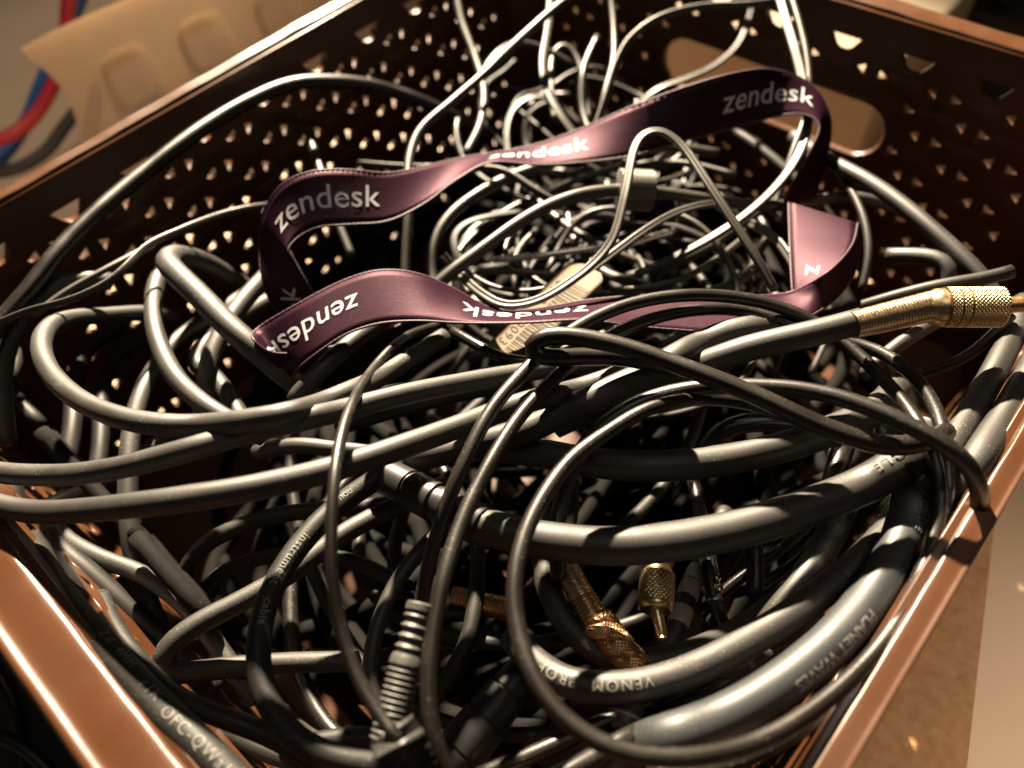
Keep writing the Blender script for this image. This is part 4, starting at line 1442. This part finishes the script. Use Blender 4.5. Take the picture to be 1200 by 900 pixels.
# ------------------------------------------------------------------ surroundings
def at_x(px, py, x):
    d = rayw(px, py)
    return CAM + d * ((x - CAM[0]) / d[0])


def at_y(px, py, y):
    d = rayw(px, py)
    return CAM + d * ((y - CAM[1]) / d[1])


def boxw(name, x0, x1, y0, y1, z0, z1, mat, label, cat, bev=0.003):
    me = box_mesh(((x0 + x1) / 2, (y0 + y1) / 2, (z0 + z1) / 2), ((1, 0, 0), (0, 1, 0), (0, 0, 1)), ((x1 - x0) / 2, (y1 - y0) / 2, (z1 - z0) / 2), bev)
    return tag(link(name, me, mat, smooth=False), label, cat)


# moulded tan packing tray standing on edge behind the left wall
bm = bmesh.new()
XF, NY, NZ = -0.33, 150, 60
Y0, Y1, ZT = -0.030, 0.42, 0.100
rec = [at_x(152, 92, XF - 0.017), at_x(240, 52, XF - 0.016), at_x(325, 18, XF - 0.015)]
gr = {}
for i in range(NY + 1):
    for j in range(NZ + 1):
        f, g = i / NY, j / NZ
        y, z = Y0 + (Y1 - Y0) * f, ZT * g
        yl = 0.004 * math.sin(g * 9.0 + 1.5) * (1 - f) ** 16
        zt = 0.0008 * math.sin(f * 30) * g ** 6
        x = XF + 0.004 * (g ** 20)
        for r_ in rec:
            dy, dz = (y - r_[1]) / 0.017, (z - r_[2]) / 0.019
            q = max(abs(dy), abs(dz))
            k_ = min(1, max(0, (1.0 - (abs(dy) ** 4 + abs(dz) ** 4) ** 0.25) / 0.28))
            x -= 0.0045 * k_ * k_ * (3 - 2 * k_)
        gr[i, j] = bm.verts.new((x - 0.22 * z, y + yl, z + zt))
for i in range(NY):
    for j in range(NZ):
        bm.faces.new((gr[i, j], gr[i + 1, j], gr[i + 1, j + 1], gr[i, j + 1]))
ext = bmesh.ops.solidify(bm, geom=bm.faces[:], thickness=0.006)
bmesh.ops.recalc_face_normals(bm, faces=bm.faces[:])
me = bpy.data.meshes.new('m'); bm.to_mesh(me); bm.free()
o = link('packing_tray', me, M_CARD)
tag(o, 'tan moulded packing tray with square recesses standing behind the basket', 'packing tray')
md = o.modifiers.new('es', 'EDGE_SPLIT'); md.split_angle = math.radians(50)

for nm, lab, mat, r, pts in (
    ('floor_cable', 'red cable hanging behind the tan packing tray', M_RED, 0.0042, [(100, -60), (80, 2), (78, 50), (62, 100), (40, 136), (15, 157), (-15, 167), (-60, 172)]),
    ('floor_cable', 'blue cable hanging behind the tan packing tray', M_BLUE, 0.0042, [(115, -60), (92, 4), (68, 55), (48, 100), (30, 145), (8, 178), (-20, 205), (-60, 225)]),
    ('floor_cable', 'grey black cable curving out from under the tan packing tray', M_MATTE, 0.0040, [(130, 80), (100, 118), (76, 148), (55, 176), (30, 193), (5, 201), (-30, 203), (-70, 196)])):
    xs = {M_RED: -0.385, M_BLUE: -0.396, M_MATTE: -0.376}[mat]
    P = catmull([at_x(x, y, xs) for x, y in pts], 0.006)
    P[:, 2] = np.maximum(P[:, 2], r)
    tag(link(nm, tube_mesh(P, r), mat), lab, 'cable', 'cables on the floor')

# things behind the back wall
boxw('cardboard_carton', -0.19, 0.030, 0.235, 0.36, 0, 0.080, M_CARTON, 'tan carton seen through the handle opening in the back wall', 'carton')
boxw('grey_case', -0.075, 0.030, 0.42, 0.60, 0, 0.105, M_DIMGREY, 'dull grey case beyond the back rim at the top edge', 'case')
boxw('black_case', 0.012, 0.50, 0.37, 0.95, 0, 0.055, M_BLACKPL, 'black case in the dark corner beyond the back rim', 'case')
P = catmull([(0.055, 0.40, 0.004), (0.035, 0.385, 0.07), (0.02, 0.37, 0.115), (0.028, 0.36, 0.15), (0.05, 0.40, 0.10), (0.09, 0.44, 0.062)], 0.006)
tag(link('lead', tube_mesh(P, 0.006), M_DARK), 'black lead hanging from the black case beyond the back rim', 'cable')

# brown fibreboard beside the right wall
zb = 0.055
e0, e1 = at(1172, 560, (zb - RZ) * 1000), at(1132, 915, (zb - RZ) * 1000)
d_ = unit(e1 - e0)
e0, e1 = e0 - d_ * 0.02, e1 + d_ * 0.10
xw = BX + 0.0065
V = [(xw, e0[1], zb), (xw, e1[1], zb), (e1[0], e1[1], zb), (e0[0], e0[1], zb)]
V += [(v[0], v[1], 0.0) for v in V]
F = [[0, 1, 2, 3], [7, 6, 5, 4], [0, 4, 5, 1], [1, 5, 6, 2], [2, 6, 7, 3], [3, 7, 4, 0]]
o = link('fibre_board', mesh(V, F), M_BROWNBOARD, smooth=False)
bmm = o.modifiers.new('b', 'BEVEL'); bmm.width = 0.003; bmm.segments = 2
tag(o, 'brown fibrous board standing on the floor beside the right rim', 'board')

# black crate with more cables in front of the left rim
cr = empty('black_crate', (-0.12, -0.30, 0))
tag(cr, 'black open crate of cables in shadow below the left rim', 'crate')
x0, x1, y0, y1, h_ = -0.34, 0.09, -0.42, -0.2015, 0.075
for nm, c_, hf in (('base', ((x0 + x1) / 2, (y0 + y1) / 2, 0.003), ((x1 - x0) / 2, (y1 - y0) / 2, 0.002)),
                   ('wall', (x0, (y0 + y1) / 2, h_ / 2 + 0.006), (0.002, (y1 - y0) / 2, h_ / 2)), ('wall', (x1, (y0 + y1) / 2, h_ / 2 + 0.006), (0.002, (y1 - y0) / 2, h_ / 2)),
                   ('wall', ((x0 + x1) / 2, y0, h_ / 2 + 0.006), ((x1 - x0) / 2 - 0.0025, 0.002, h_ / 2)), ('wall', ((x0 + x1) / 2, y1, h_ / 2 + 0.006), ((x1 - x0) / 2 - 0.0025, 0.002, h_ / 2))):
    link(nm, box_mesh(c_, ((1, 0, 0), (0, 1, 0), (0, 0, 1)), hf, 0.0008), M_BLACKPL, cr, smooth=False)
R_ = random.Random(5)
for q in range(12):
    cx, cy, z = R_.uniform(-0.20, -0.02), R_.uniform(-0.32, -0.27), 0.015 + 0.005 * q
    a, b, ph = R_.uniform(0.04, 0.10), R_.uniform(0.03, 0.055), R_.uniform(0, 6)
    P = catmull([(cx + a * math.cos(ph + f), cy + b * math.sin(ph + f), z + 0.004 * math.sin(3 * f + q)) for f in np.linspace(0, 5.4, 14)], 0.006)
    tag(link('cable', tube_mesh(P, R_.uniform(0.0016, 0.0028), sides=9), M_SEMI), 'dark cable coiled in the black crate below the left rim', 'cable', 'cables in the black crate')
